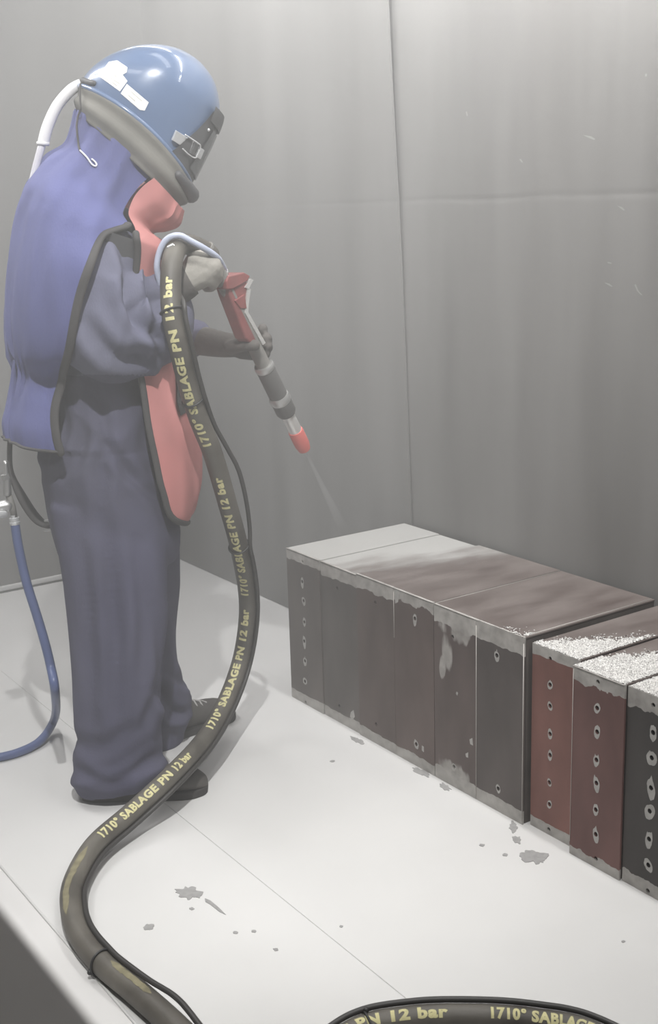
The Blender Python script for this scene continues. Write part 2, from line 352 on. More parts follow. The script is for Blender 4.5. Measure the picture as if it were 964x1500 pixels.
# back wall: a steel wall hung with rubber sheets; the joint at s of the photo's seam
wb = struct('wall_back', MB().box(BX(LEFT_S - 0.1, WALL_D + 0.012, -0.05), D1 * (RIGHT_S - LEFT_S + 0.2), D2 * 0.06, (0, 0, CEIL_Z + 0.1)), M['rubber_edge'], smooth=False)
def wall_s(px, py):
    q = onplane(px, py, BX(0, WALL_D, 0), D2) - B0; return q @ D1, q[2]
s_lo, z_lo = wall_s(604, 775); s_hi, z_hi = wall_s(575, 0); zj = wall_s(700, 291)[1]
def seam_s(z): return s_lo + (s_hi - s_lo) * (z - z_lo) / (z_hi - z_lo)
def sheet(sA, sB, z0, z1, lift, th=0.006, curl=False):
    """a rubber sheet whose edges run from s(z0) to s(z1); slightly wavy"""
    nu = 60; rows = []; zs = sorted(set(np.round(np.r_[np.linspace(z0, z1, 25), np.linspace(zj - 0.03, zj + 0.03, 17)], 4))); nv = len(zs) - 1
    for j in range(nv + 1):
        z = zs[j]; a, b = sA(z), sB(z); row = []
        for i in range(nu + 1):
            s = a + (b - a) * i / nu
            w = 0.0011 * math.exp(-((z - zj + 0.004 * noise.noise(Vector((s * 4, 0, 9)))) / 0.008) ** 2) * (0.55 + 0.6 * noise.noise(Vector((s * 2, 4, 9)))) + 0.0022 * noise.noise(Vector((s * 2.3, z * 1.2, lift * 90))) + 0.0012 * noise.noise(Vector((s * 7, z * 2.0, 3)))
            if curl: w -= 0.016 * sstep(1.1, 2.2, z) * math.exp(-((b - s) / 0.07) ** 2)
            row.append(BX(s, WALL_D - lift + w, z))
        rows.append(row)
    m = MB().grid(rows); back = [[p + D2 * th for p in r] for r in rows]
    m.grid(back)
    c = nu + 1
    def rim(idx):
        k = len(m.v) // 2
        for a, b in zip(idx[:-1], idx[1:]): m.f.append((a, b, b + k, a + k))
    rim([i for i in range(c)]); rim([nv * c + i for i in range(c)]); rim([j * c for j in range(nv + 1)]); rim([j * c + nu for j in range(nv + 1)])
    return m
for z0, z1, lf in ((0.002, CEIL_Z, 0.0),):
    make('rubber_sheet', sheet(lambda z: LEFT_S, lambda z: seam_s(z) + 0.004, z0, z1, lf + 0.0085, curl=True), M['rubber_wall'], wb, smooth='auto')
    sheet_right = make('rubber_sheet', sheet(lambda z: seam_s(z) - 0.004, lambda z: 2.2, z0, z1, lf), M['rubber_wall'], wb, smooth='auto')
    make('rubber_sheet', sheet(lambda z: 2.2, lambda z: RIGHT_S, z0, z1, lf), M['rubber_wall'], wb, smooth='auto')
wl = struct('wall_left', MB().box(BX(LEFT_S, FRONT_D, 0), -D1 * 0.05, D2 * (WALL_D - FRONT_D + 0.05), (0, 0, CEIL_Z)), M['rubber_wall'], smooth=False)
# pale strip with a dark gap along the foot of the left wall
sw = (FL(40, 859) - B0) @ D1
struct('baseboard_left', MB().box(BX(LEFT_S, FRONT_D, 0.004), D1 * (sw - LEFT_S + 0.012), D2 * (WALL_D - FRONT_D - 0.01), (0, 0, 0.018)), M['floor'], smooth=False, bevel=0.002)
struct('trim_1', MB().box(BX(sw + 0.012, FRONT_D, 0.0), D1 * 0.012, D2 * (WALL_D - FRONT_D - 0.01), (0, 0, 0.003)), M['rubber_edge'], smooth=False)
struct('wall_right', MB().box(BX(RIGHT_S, FRONT_D, 0), D1 * 0.05, D2 * (WALL_D - FRONT_D + 0.05), (0, 0, CEIL_Z)), M['rubber_wall'], smooth=False)
# near wall with the opening the camera looks through
cs, cd = (CAM - B0) @ D1, (CAM - B0) @ D2
wz = 1.2; Q = FL(92, 1440, wz); fd = (Q - B0) @ D2
ws0, ws1, wz1 = cs - 0.62, cs + 0.6, 1.85
wf = MB()
for s0, s1, z0, z1 in ((LEFT_S, RIGHT_S, 0, wz - 0.02), (LEFT_S, RIGHT_S, wz1, CEIL_Z), (LEFT_S, ws0, wz - 0.02, wz1), (ws1, RIGHT_S, wz - 0.02, wz1)):
    wf.box(BX(s0, fd - 0.055, z0), D1 * (s1 - s0), D2 * 0.05, (0, 0, z1 - z0))
struct('wall_front', wf, M['rubber_wall'], smooth=False)
struct('window_1', MB().box(BX(ws0, fd - 0.26, wz - 0.02), D1 * (ws1 - ws0), D2 * 0.26, (0, 0, 0.02)), M['sill'], smooth=False, bevel=0.0015)
struct('ceiling', MB().box(BX(LEFT_S - 0.05, FRONT_D - 0.1, CEIL_Z), D1 * (RIGHT_S - LEFT_S + 0.1), D2 * (WALL_D - FRONT_D + 0.2), (0, 0, 0.05)), M['ceiling'], smooth=False)

# ------------------------------------------------------------------ the row of steel blocks
def bore(me_obj, cyl):
    md = me_obj.modifiers.new('b', 'BOOLEAN'); md.operation = 'DIFFERENCE'; md.solver = 'EXACT'; md.object = cyl
    dg = bpy.context.evaluated_depsgraph_get(); me = bpy.data.meshes.new_from_object(me_obj.evaluated_get(dg))
    me_obj.modifiers.clear(); old = me_obj.data; me_obj.data = me; bpy.data.meshes.remove(old)
    c = cyl.data; bpy.data.objects.remove(cyl); bpy.data.meshes.remove(c)
HOLES = {1: [(443, 823), (443, 852), (445, 880), (446, 911), (446, 939), (447, 968), (447, 998), (448, 1029)], 2: [(494, 862), (497, 1034)],
         3: [(550, 883), (551, 1061)], 4: [(608, 906), (610, 1090)], 5: [(663, 933), (665, 1123)], 6: [(728, 960), (730, 1155)],
         7: [(806, 965), (806, 1003), (806, 1034), (806, 1075), (806, 1106), (805, 1146), (805, 1178), (804, 1215)],
         8: [(876, 999), (875, 1037), (875, 1072), (874, 1113), (874, 1147), (873, 1186), (873, 1222), (873, 1258)],
         9: [(957, 1033), (957, 1073), (955, 1110), (954, 1154), (952, 1188), (951, 1229), (950, 1267), (949, 1305)]}
RING = {1: 1.0, 4: 1.0, 5: 0.6, 6: 0.9, 7: 0.75, 8: 1.05, 9: 1.6}
EDGE = [0.0, 0.172, 0.347, 0.512, 0.674, 0.832, 1.0, 1.152, 1.302, 1.468]
OD = BX((EDGE[4] + .0015 + EDGE[6] - .0045) / 2, 0, 0)
FM = {1: face_material('face_gray_brown', (0.119, 0.103, 0.095), 0.030, 0.030, 0.006, z1=0.463), 2: face_material('face_gray', (0.116, 0.103, 0.096), 0.038, 0.030, 0.008, z1=0.461),
      3: face_material('face_brown', (0.119, 0.092, 0.084), 0.038, 0.030, 0.008, z1=0.466), 4: face_material('face_brown_plain', (0.121, 0.092, 0.084), 0.030, 0.028, 0.010, z1=0.466),
      5: face_material('face_brown_smeared', (0.119, 0.093, 0.086), 0.045, 0.035, 0.010, 0.01, z1=0.465, spots=[(668, 925, .055, .030, OD), (655, 950, .022, .045, OD), (664, 1132, .070, .030, OD), (648, 975, .012, .03, OD)]), 6: face_material('face_dark_gray', (0.100, 0.086, 0.081), 0.045, 0.034, 0.006, z1=0.465),
      7: face_material('face_red', (0.203, 0.100, 0.084), 0.024, 0.026, 0.004, z1=0.452), 8: face_material('face_red_dark', (0.155, 0.084, 0.076), 0.030, 0.020, 0.008, 0.012, z1=0.448),
      9: face_material('face_black', (0.068, 0.062, 0.059), 0.040, 0.032, 0.012, z1=0.446)}
BM = mat('block_body', (0.09, 0.078, 0.072), 0.7, var=0.2, vscale=12)
BLOCKS = [((1,), 0.463, 0.0, 'steel block at the far end of the row, pale blasted top, column of ringed holes'),
          ((2,), 0.461, 0.003, 'pale topped steel block with two plain holes in its face, second from the far end'),
          ((3, 4), 0.466, 0.0, 'wide brown steel block beside the pale topped blocks, face split by a thin seam'),
          ((5, 6), 0.465, 0.0, 'wide steel block with smeared bare patches on its face and grit on one corner'),
          ((7,), 0.452, 0.016, 'steel block with the brightest red face, set slightly back beside the wide dark block'),
          ((8,), 0.448, -0.006, 'steel block with dark red face and eight white ringed holes, grit on its front half'),
          ((9,), 0.446, 0.0, 'blackest steel block with large white rings around its holes, cut by the frame edge')]
DEPTH = 0.435; PT = 0.005
blocks = {}
for faces, h, e, lab in BLOCKS:
    s0, s1 = EDGE[faces[0] - 1] + 0.0015, EDGE[faces[-1]] - 0.0015
    if faces[0] == 7: s0 += 0.004
    if faces[-1] == 6: s1 -= 0.003
    root = thing('steel_block', lab, 'steel block', BX((s0 + s1) / 2, e, 0), 'row of steel blocks along the back wall')
    blocks[faces[0]] = (root, s0, s1, h, e)
    make('body', MB().box(BX(s0 + 0.002, e + PT + 0.004, 0.0), D1 * (s1 - s0 - 0.004), D2 * (DEPTH - e - PT - 0.004), (0, 0, h - PT)), BM, root, smooth=False)
    make('top_plate', MB().box(BX(s0, e + PT + 0.0003, h - PT), D1 * (s1 - s0), D2 * (DEPTH - e - PT), (0, 0, PT)), M['top'], root, smooth=False, bevel=0.0012)
    for k, fno in enumerate(faces):
        a = s0 if k == 0 else EDGE[fno - 1] + 0.0006; b = s1 if k == len(faces) - 1 else EDGE[fno] - 0.0006
        fp = make('front_plate', MB().box(BX(a, e, 0.0), D1 * (b - a), D2 * PT, (0, 0, h)), FM[fno], root, smooth=False)
        cyl = MB(); ctr = []
        for hp in HOLES[fno]:
            q = onplane(*hp, BX(0, e, 0), D2); ctr.append(q)
            cyl.lathe(q - D2 * 0.01, q + D2 * 0.02, [(0, 0.0052), (1, 0.0052)], 14)
        co = make('cutter', cyl, None, root, smooth=False); bpy.context.view_layer.update()
        bore(fp, co)
        # bare metal worn around the holes
        if fno in RING:
            for i, q in enumerate(ctr):
                if fno in (1, 7, 8, 9) and i in (0, 7) : continue
                if fno == 5 and i == 0: continue
                k2 = 20; R = []
                rr = RING[fno] * random.uniform(0.75, 1.2); st = random.uniform(1.0, 1.9); ph = random.uniform(0, 6)
                inner, outer = [], []
                for j in range(k2):
                    t = 2 * math.pi * j / k2
                    ro = 0.0056 + 0.0062 * rr * (0.75 + 0.25 * math.sin(2 * t + ph) + 0.2 * random.random())
                    x, z = math.cos(t), math.sin(t)
                    inner.append(q - D2 * 0.0004 + D1 * x * 0.0054 + np.array([0, 0, z * 0.0054]))
                    zz = z * ro * (st if z < 0 or (j % 2 and random.random() < .3) else 1.1)
                    outer.append(q - D2 * 0.0004 + D1 * x * ro * 0.8 + np.array([0, 0, zz]))
                make('bare_ring', MB().grid([inner, outer], True), M['bare'], root, smooth=False)
# smears and flecks of bare metal on the faces (px outlines on the face plane)
def facepatch(fno, pts, root, e=0.0, m='bare'):
    make('bare_patch', MB().prism([onplane(x, y, BX(0, e - 0.0004, 0), D2) for x, y in pts], D2, 0.0006), M[m], root, smooth=False)
rD = blocks[5][0]
for pts in (((669, 1013), (671, 1015), (670, 1019), (668, 1016)), ((688, 1083), (692, 1081), (693, 1092), (689, 1090)), ((682, 1104), (686, 1102), (686, 1110), (683, 1109))):
    facepatch(5, pts, rD)
rC = blocks[3][0]
facepatch(4, ((578, 862), (586, 865), (583, 882), (579, 884)), rC)
facepatch(4, ((618, 1092), (621, 1094), (621, 1102), (618, 1099)), rC)
rB = blocks[2][0]; facepatch(2, ((514, 1043), (518, 1040), (520, 1050), (516, 1055), (513, 1050)), rB, 0.003)
# bright worn edges
def edge(root, P, Q, r=0.0012): make('bare_edge', MB().tube([P, Q], r, 6, False), M['edge'], root)
edge(rC, BX(0.5125, -0.0006, 0.455), BX(0.5125, -0.0006, 0.33), 0.0010)
edge(rD, BX(0.833, -0.0006, 0.45), BX(0.833, -0.0006, 0.01), 0.0010)
edge(rD, BX(0.9945, -0.0004, 0.45), BX(0.9945, -0.0004, 0.01), 0.0013)
edge(rD, BX(0.678, -0.001, 0.4655), BX(0.678, 0.43, 0.4655), 0.0008)
edge(rD, BX(0.99, -0.001, 0.4655), BX(0.99, 0.43, 0.4655), 0.0012)
edge(rC, BX(0.35, -0.0016, 0.466), BX(0.672, -0.0016, 0.466), 0.0009)
edge(rD, BX(0.676, -0.0016, 0.465), BX(0.84, -0.0016, 0.465), 0.0009)
rF = blocks[8][0]; edge(rF, BX(1.155, -0.0066, 0.44), BX(1.155, -0.0066, 0.03), 0.0007)
edge(rF, BX(1.155, -0.0082, 0.448), BX(1.299, -0.0082, 0.448), 0.0010)
edge(blocks[1][0], BX(0.003, -0.0016, 0.463), BX(0.17, -0.0016, 0.463), 0.0012)
edge(rB, BX(0.174, 0.0012, 0.461), BX(0.343, 0.0012, 0.461), 0.0012)
# grit lying on the near tops
def grit(bno, lim, lab):
    root, s0, s1, h, e = blocks[bno]; step = 0.0019; m = MB()
    ns, nd_ = int((s1 - s0 - 0.004) / step), int(0.4 / step); H = {}
    for i in range(ns + 1):
        for j in range(nd_ + 1):
            s = s0 + 0.002 + i * step; d = e + 0.001 + j * step
            f = lim(s, d) + 0.035 * noise.noise(Vector((s * 25, d * 25, 1))) + 0.03 * noise.noise(Vector((s * 90, d * 90, 5)))
            if f > 0:
                if f < 0.06 and random.random() > f / 0.06 * 0.9 + 0.05: continue
                H[(i, j)] = len(m.v)
                m.v.append(tuple(BX(s + random.uniform(-.4, .4) * step, d + random.uniform(-.4, .4) * step, h + 0.0003 + random.random() ** 2 * 0.0030 * min(1, f / 0.05 + 0.3))))
    for (i, j), a in H.items():
        q = [H.get(k) for k in ((i + 1, j), (i + 1, j + 1), (i, j + 1))]
        if None not in q: m.f.append((a, q[0], q[1], q[2]))
    o = make('grit', m, M['grit'], smooth=False); o['kind'] = 'stuff'; o['label'] = lab; o['category'] = 'grit'; return o
grit(5, lambda s, d: 0.03 - abs(d + 0.03) * 0.7 + (s - 0.90) * 0.55 - max(0, d - (s - 0.86) * 0.9) * 1.2, 'small drift of pale grit on the front corner of the wide dark steel block')
grit(7, lambda s, d: 0.075 + (s - 1.0) * 1.1 - d * 0.75 , 'pale grit spread over the front half of the brightest red block')
grit(8, lambda s, d: 0.10 + (s - 1.15) * 1.2 - d * 0.72, 'pale grit spread over the front half of the dark red block')
grit(9, lambda s, d: 0.16 + (s - 1.30) * 1.0 - d * 0.7, 'pale grit covering the top of the blackest block at the frame edge')

# ------------------------------------------------------------------ the worker
person = thing('person', 'person in navy coveralls, blue cape and blue helmet, holding the blast gun with both hands', 'person', (P0[0], P0[1], 0))
def ring(sec, thetas, grow=0.0):
    bx, by, fx, fy, b, off, lift = sec
    Bk, Fr = S(bx, by, off), S(fx, fy, off); C = (Bk + Fr) / 2; a = (Fr - Bk) / 2; L = np.linalg.norm(a); ax = a / L
    upv = unit(np.cross(ax, N)); upv = upv if upv[2] > 0 else -upv
    return [C + ax * (L + grow) * math.cos(t) + N * (b + grow) * math.sin(t) + upv * lift * math.sin(t) ** 2 for t in thetas]
def secs(L, k=4):
    A = np.array([list(q) + [0.0] * (7 - len(q)) for q in L], float); return crom(A, k)
TH = [2 * math.pi * i / 40 for i in range(40)]
cv = MB()
cv.grid([ring(q, TH) for q in secs([(82, 305, 196, 352, .11), (62, 350, 215, 388, .17), (50, 430, 226, 440, .19), (58, 510, 228, 510, .185), (66, 570, 231, 565, .18),
    (68, 620, 229, 615, .18), (63, 670, 238, 670, .19), (68, 730, 252, 730, .20), (78, 780, 262, 778, .195), (88, 815, 255, 815, .17)])], True, True)
cv.grid([ring(q, TH) for q in secs([(74, 740, 225, 740, .085, .10), (84, 800, 243, 800, .105, .105), (96, 880, 243, 880, .105, .115), (104, 950, 240, 950, .10, .125), (106, 1010, 236, 1010, .095, .135),
    (112, 1060, 232, 1060, .09, .14), (114, 1085, 232, 1085, .088, .143), (106, 1112, 234, 1108, .095, .145), (108, 1135, 238, 1118, .098, .147), (117, 1158, 236, 1128, .09, .147)])], True, True)
cv.grid([ring(q, TH) for q in secs([(85, 740, 255, 740, .085, -.10), (95, 800, 263, 800, .10, -.105), (110, 880, 261, 880, .10, -.115), (130, 940, 256, 940, .095, -.12), (150, 985, 262, 985, .092, -.13),
    (165, 1015, 276, 1012, .092, -.14), (180, 1045, 277, 1035, .088, -.145), (190, 1070, 270, 1062, .085, -.147), (195, 1092, 262, 1083, .08, -.147)])], True, True)
def chain(pts, k=5):
    """(px, py, off, radius) -> smooth tube"""
    A = crom(np.array(pts, float), k); return np.array([S(x, y, o) for x, y, o, r in A]), A[:, 3]
def limb(mb, pts, n=20, k=5):
    P, R = chain(pts, k); mb.tube(P, R, n, True)
limb(cv, [(156, 368, .13, .066), (146, 390, .18, .076), (142, 440, .20, .086), (146, 488, .205, .088), (180, 492, .18, .086), (216, 484, .150, .082), (244, 466, .120, .064)])
limb(cv, [(172, 392, .15, .038), (194, 428, .165, .048), (224, 440, .135, .045), (246, 445, .115, .045)])
limb(cv, [(165, 350, -.15, .085), (190, 420, -.24, .085), (205, 480, -.26, .08), (245, 497, -.21, .065), (284, 495, -.15, .050)])
me = voxel(cv, 0.0075, 5)
creases = [((178, 400), (196, 468), (250, 505), .015, .022), ((118, 462), (170, 520), (250, 515), .018, .015), ((205, 395), (222, 450), (238, 545), .013, .018), ((168, 345), (186, 400), (180, 450), .013, .014), 
           ((128, 545), (150, 640), (146, 770), .016, .012), ((150, 640), (185, 690), (235, 738), .012, .009), ((110, 560), (128, 640), (90, 705), .014, .010), ((150, 740), (168, 900), (170, 1060), .020, .010),
           ((104, 1082), (150, 1092), (200, 1060), .018, .007), ((107, 1122), (165, 1146), (236, 1100), .012, .009), ((222, 880), (236, 990), (205, 1075), .014, .010), ((122, 790), (138, 950), (136, 1090), .016, .009), ((232, 1005), (250, 1040), (274, 1046), .012, .012),
           ((200, 780), (210, 900), (205, 1000), .018, .008), ((245, 980), (262, 1000), (278, 1004), .010, .009)]
CR = []
for a, b, c, w, d in creases: CR.append((crom(np.array([a, b, c], float), 16), w, d))
zwaist = float(S(140, 640)[2])
def rdg(x, y, z): return 1 - 2.2 * abs(noise.noise(Vector((x, y, z))))
def fold(co, n):
    p = proj(co); f = 0.0; q = np.array(co) - P0; a, b, z = q @ G, q @ N, co.z
    if n.dot(Vector(N)) > -0.2:
        for A, w, d in CR:
            r = A - p; r2 = (r * r).sum(1); k = int(np.argmin(r2)); dist = math.sqrt(r2[k]) * 2.8 / FPX
            if dist < w * 3.5:
                tp = math.sin(math.pi * k / (len(A) - 1)) ** 0.8
                f += tp * (-d * math.exp(-(dist / w) ** 2) + d * 0.7 * math.exp(-((dist - 1.8 * w) / w) ** 2))
    wv = 0.25 * noise.noise(Vector((a * 3, b * 3, z * 2)))
    f += 0.0055 * rdg(a * 6.5 + wv, b * 6.5 + z * 0.8, z * 1.3) + 0.0035 * noise.noise(Vector((a * 20 + z * 5, b * 20, z * 8)))
    cuff = math.exp(-((z - 0.05) / 0.08) ** 2) + 0.8 * math.exp(-((z - 0.83) / 0.05) ** 2)
    f += 0.010 * cuff * rdg(a * 6 + z * 5, b * 6 - z * 6, z * 13)
    if z > 0.88 and b > 0.06: f += 0.010 * rdg(a * 8 + z * 5, b * 7, z * 6 - a * 4)
    f += 0.009 * math.exp(-((z - zwaist) / 0.07) ** 2) * rdg(a * 14, b * 14, z * 3)
    return f
displace(me, fold)
cov = make('coverall', me, M['coverall'], person, recalc=False)
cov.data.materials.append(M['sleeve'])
ax_r, _ = chain([(165, 368, .13, 0), (154, 388, .185, 0), (146, 440, .205, 0), (146, 488, .205, 0), (180, 492, .18, 0), (216, 484, .150, 0), (244, 466, .120, 0)], 6)
ax_t = np.array([S(140, y, 0.0) for y in range(330, 800, 20)])
base_ = np.array(person['base'])
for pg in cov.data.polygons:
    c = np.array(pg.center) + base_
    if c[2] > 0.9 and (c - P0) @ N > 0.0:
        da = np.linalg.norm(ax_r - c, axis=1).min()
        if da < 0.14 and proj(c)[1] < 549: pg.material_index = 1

# cape (blue back) and bib (red front), open at the sides
CAPE = [(113, 158, 264, 306, .128), (108, 185, 258, 327, .128), (97, 208, 238, 335, .135), (68, 228, 219, 339, .165), (42, 262, 231, 350, .22), (33, 288, 238, 362, .25), (26, 315, 243, 373, .268),
        (15, 380, 249, 400, .30), (9, 450, 250, 450, .298), (12, 510, 250, 510, .275), (19, 542, 250, 542, .215), (13, 582, 250, 580, .215), (5, 615, 250, 615, .22), (7, 640, 250, 640, .22)]
CE = [(222, 262), (205, 276), (192, 293), (190, 306), (196, 319), (176, 327), (150, 339), (125, 386), (106, 450), (97, 510), (92, 546), (79, 585), (80, 620), (88, 642)]
BIB = CAPE[:6] + [(26, 315, 243, 373, .245), (15, 380, 249, 400, .225), (9, 450, 250, 450, .215)] + [(12, 510, 256, 510, .215), (60, 550, 263, 548, .20), (66, 600, 283, 600, .20), (66, 650, 288, 650, .20), (66, 700, 288, 700, .20), (70, 740, 280, 740, .20), (75, 765, 268, 764, .195)]
BE = [(222, 262), (205, 276), (192, 293), (190, 306), (199, 322), (203, 332), (204, 345), (197, 390), (190, 440), (200, 510), (207, 552), (215, 600), (225, 650), (235, 705), (249, 745), (263, 766)]
def edge_thetas(SE, ED):
    out = []
    for q, t in zip(SE, ED):
        th = np.linspace(0.02, math.pi, 400); P = ring(list(q) + [0.0, 0.0], th)
        dd = [np.hypot(*(proj(p) - np.array(t))) for p in P]; out.append(th[int(np.argmin(dd))])
    return np.array(out)
def panel(SE, ED, back, grow, ncol=44, k=5):
    te = edge_thetas(SE, ED); A = secs(SE, k); t2 = crom(te[:, None], k)[:, 0]; rows = []
    for q, t in zip(A, t2):
        th = np.linspace(t, 2 * math.pi - t, ncol) if back else np.linspace(-t, t, ncol)
        rows.append(ring(q, th, grow))
    return rows
def rdg2(x, y, z): return 1 - 2.2 * abs(noise.noise(Vector((x, y, z))))
def cloth(rows, amp, seed, zs=2.0, gather=()):
    R = np.array(rows); c = R.mean(axis=1, keepdims=True); out = R.copy()
    for i in range(R.shape[0]):
        for j in range(R.shape[1]):
            p = R[i, j]; n = unit((p - c[i, 0]) * np.array([1, 1, 0.2]))
            f = amp * noise.noise(Vector((p[0] * 11 + seed, p[1] * 11, p[2] * zs))) + amp * 0.5 * noise.noise(Vector((p[0] * 25 + seed, p[1] * 25, p[2] * zs * 3)))
            th = math.atan2((p - c[i, 0]) @ N, (p - c[i, 0]) @ G)
            f += amp * 0.75 * rdg2(math.cos(th) * 3.2 + seed, math.sin(th) * 3.2, p[2] * 0.9)
            for zg, wg, ag, fr in gather:
                f += ag * math.exp(-((p[2] - zg) / wg) ** 2) * (rdg2(math.cos(th) * fr, math.sin(th) * fr, p[2] * 2.5 + seed) - 0.8)
            out[i, j] = p + n * f
    return out
def thick(rows, th):
    R = np.array(rows); c = R.mean(axis=1, keepdims=True); d = R - c; d /= np.linalg.norm(d, axis=2, keepdims=True)
    I = R - d * th; m = MB().grid(R); k = len(m.v); m.grid(I); r, cc = R.shape[:2]
    def rim(idx):
        for a, b in zip(idx[:-1], idx[1:]): m.f.append((a, b, b + k, a + k))
    rim(list(range(cc))); rim([(r - 1) * cc + j for j in range(cc)]); rim([i * cc for i in range(r)]); rim([i * cc + cc - 1 for i in range(r)])
    return m
zw = float(S(30, 538)[2])
cr_rows = cloth(panel(CAPE, CE, True, -0.006, 72, 7), 0.015, 3.0, 1.3, [(zw, 0.055, 0.022, 5.5), (zw + .10, .12, 0.010, 4.5)])
pcape = make('cape', thick(cr_rows, 0.005), M['cape'], person, smooth='auto')
br_rows = cloth(panel(BIB, BE, False, 0.008), 0.008, 9.0)
pbib = make('bib', thick(br_rows, 0.005), M['red'], person, smooth='auto')
M['lining'] = mat('lining_dark', (0.085, 0.085, 0.09), 0.9, var=0.15, vscale=12)
def band(P, r, name, parent, m='trim', flat=0.6): return make(name, MB().tube(P, r, 10, True, flat), M[m], person, parent)
i0 = 4 * 5 + 3; i1 = 4 * 7 + 3
lin = []
for q, t in list(zip(secs(BIB, 5), crom(edge_thetas(BIB, BE)[:, None], 5)[:, 0]))[5 * 5 + 2:5 * 9 + 1]: lin.append(ring(q, np.linspace(t - .04, t + .42, 12), 0.003))
make('armhole_lining', thick(lin, 0.004), M['lining'], person, pbib, smooth='auto')
band(cr_rows[i1 - 2:, 0], 0.0115, 'edge_binding', pcape); band(cr_rows[i1 - 2:, -1], 0.0115, 'edge_binding', pcape)
band(cr_rows[-1, :], 0.006, 'hem', pcape, 'trim')
bott = np.concatenate([br_rows[i0:, 0], br_rows[-1, 1:-1], br_rows[i0:, -1][::-1]])
band(bott, 0.008, 'edge_binding', pbib)
# safety clip and cord on the collar
surf = None
from mathutils.bvhtree import BVHTree
def bvh(o, root=person):
    me = o.data; loc = Vector(root['base']) if root is not None else Vector()
    return BVHTree.FromPolygons([v.co + loc for v in me.vertices], [tuple(p.vertices) for p in me.polygons])
def hit(tree, px, py, out=0.0):
    d = Vector(unit(ray(px, py))); co, n, i, dist = tree.ray_cast(Vector(CAM), d)
    if co is None: return None
    if n.dot(d) > 0: n = -n
    return np.array(co + n * out)
tcape = bvh(pcape)
tsheet = bvh(sheet_right, None)
for pts in (((575, 580), (582, 577), (587, 578), (588, 580), (580, 582)), ((682, 163), (684, 162), (686, 170), (684, 171)), ((760, 233), (763, 232), (767, 238), (765, 239)), ((852, 197), (866, 199), (874, 204), (872, 206), (860, 201)),
            ((884, 413), (893, 415), (899, 420), (897, 421), (888, 416)), ((928, 415), (931, 414), (936, 427), (943, 434), (940, 434), (933, 427)), ((902, 300), (912, 303), (917, 309), (914, 309)), ((945, 108), (948, 107), (948, 112), (945, 113)), ((890, 383), (897, 385), (896, 387), (889, 385))):
    v = [hit(tsheet, x, y, 0.0003) for x, y in pts]
    if any(p is None for p in v): continue
    c = np.mean(v, axis=0); v = [c] + [c + (p - c) * 0.8 for p in v]
    make('scuff_mark', MB().add(v, [(0, i, i % (len(v) - 1) + 1) for i in range(1, len(v))]), M['scuff'], wb, smooth=False)

def path_on(tree, pts, out, k=6):
    A = crom(np.array(pts, float), k); P = [hit(tree, *p, out) for p in A]; return [p for p in P if p is not None]
make('clip', MB().tube(path_on(tcape, [(118, 222), (126, 231), (133, 241), (140, 245), (142, 241), (134, 234)], 0.004), 0.0021, 8), M['tube_white'], person, pcape)
# strap end lying on the bib
tbib = bvh(pbib)
st = [hit(tbib, x, y, 0.006) for x, y in ((256, 548), (270, 552), (277, 600), (262, 609), (257, 590))]
st = [p for p in st if p is not None]
make('strap_end', MB().prism(st, N, 0.006), M['trim'], person, pbib, smooth=False)

# helmet
HEL = [(117, 127, 277, 268, .128, 0, .020), (122, 114, 292, 238, .134, 0, .020), (137, 97, 308, 205, .135, 0, .016), (160, 81, 321, 168, .130, 0, .010), (188, 70, 316, 128, .112, 0, .004), (213, 66, 298, 98, .082, 0, 0), (233, 66.5, 276, 80, .044, 0, 0), (248, 69, 262, 74, .012, 0, 0)]
hs = secs(HEL, 6)
TH64 = [2 * math.pi * i / 64 for i in range(64)]
hel = make('helmet', MB().grid([ring(q, TH64) for q in hs], True, True), M['helmet'], person)
def hpatch(tA, tB, thA, thB, grow, nr=14, nc=24):
    """patch of the helmet surface between two rows (row number as float) and a theta range per row"""
    A = np.array([list(q) for q in HEL], float)
    def row(t):
        i = min(int(t), len(A) - 2); full = crom(A, 8); x = t * 8; k = min(int(x), len(full) - 2); return full[k] + (full[k + 1] - full[k]) * (x - k)
    rows = []
    for i in range(nr + 1):
        t = tA + (tB - tA) * i / nr; u = i / nr
        rows.append(ring(row(t), np.linspace(thA(u), thB(u), nc), grow))
    return rows
R_ = math.radians
vf = make('visor_frame', thick(hpatch(0.0, 2.75, lambda u: -R_(62 - 24 * u), lambda u: R_(62 - 24 * u), 0.007), 0.006), M['frame'], person, hel, smooth='auto')
make('visor_window', thick(hpatch(0.35, 2.2, lambda u: -R_(36 - 8 * u), lambda u: R_(36 - 8 * u), 0.011), 0.004), M['glass'], person, vf, smooth='auto')
make('brow_rim', thick(hpatch(2.35, 2.95, lambda u: -R_(40), lambda u: R_(40), 0.013, nr=6), 0.010), M['frame'], person, vf, smooth='auto')
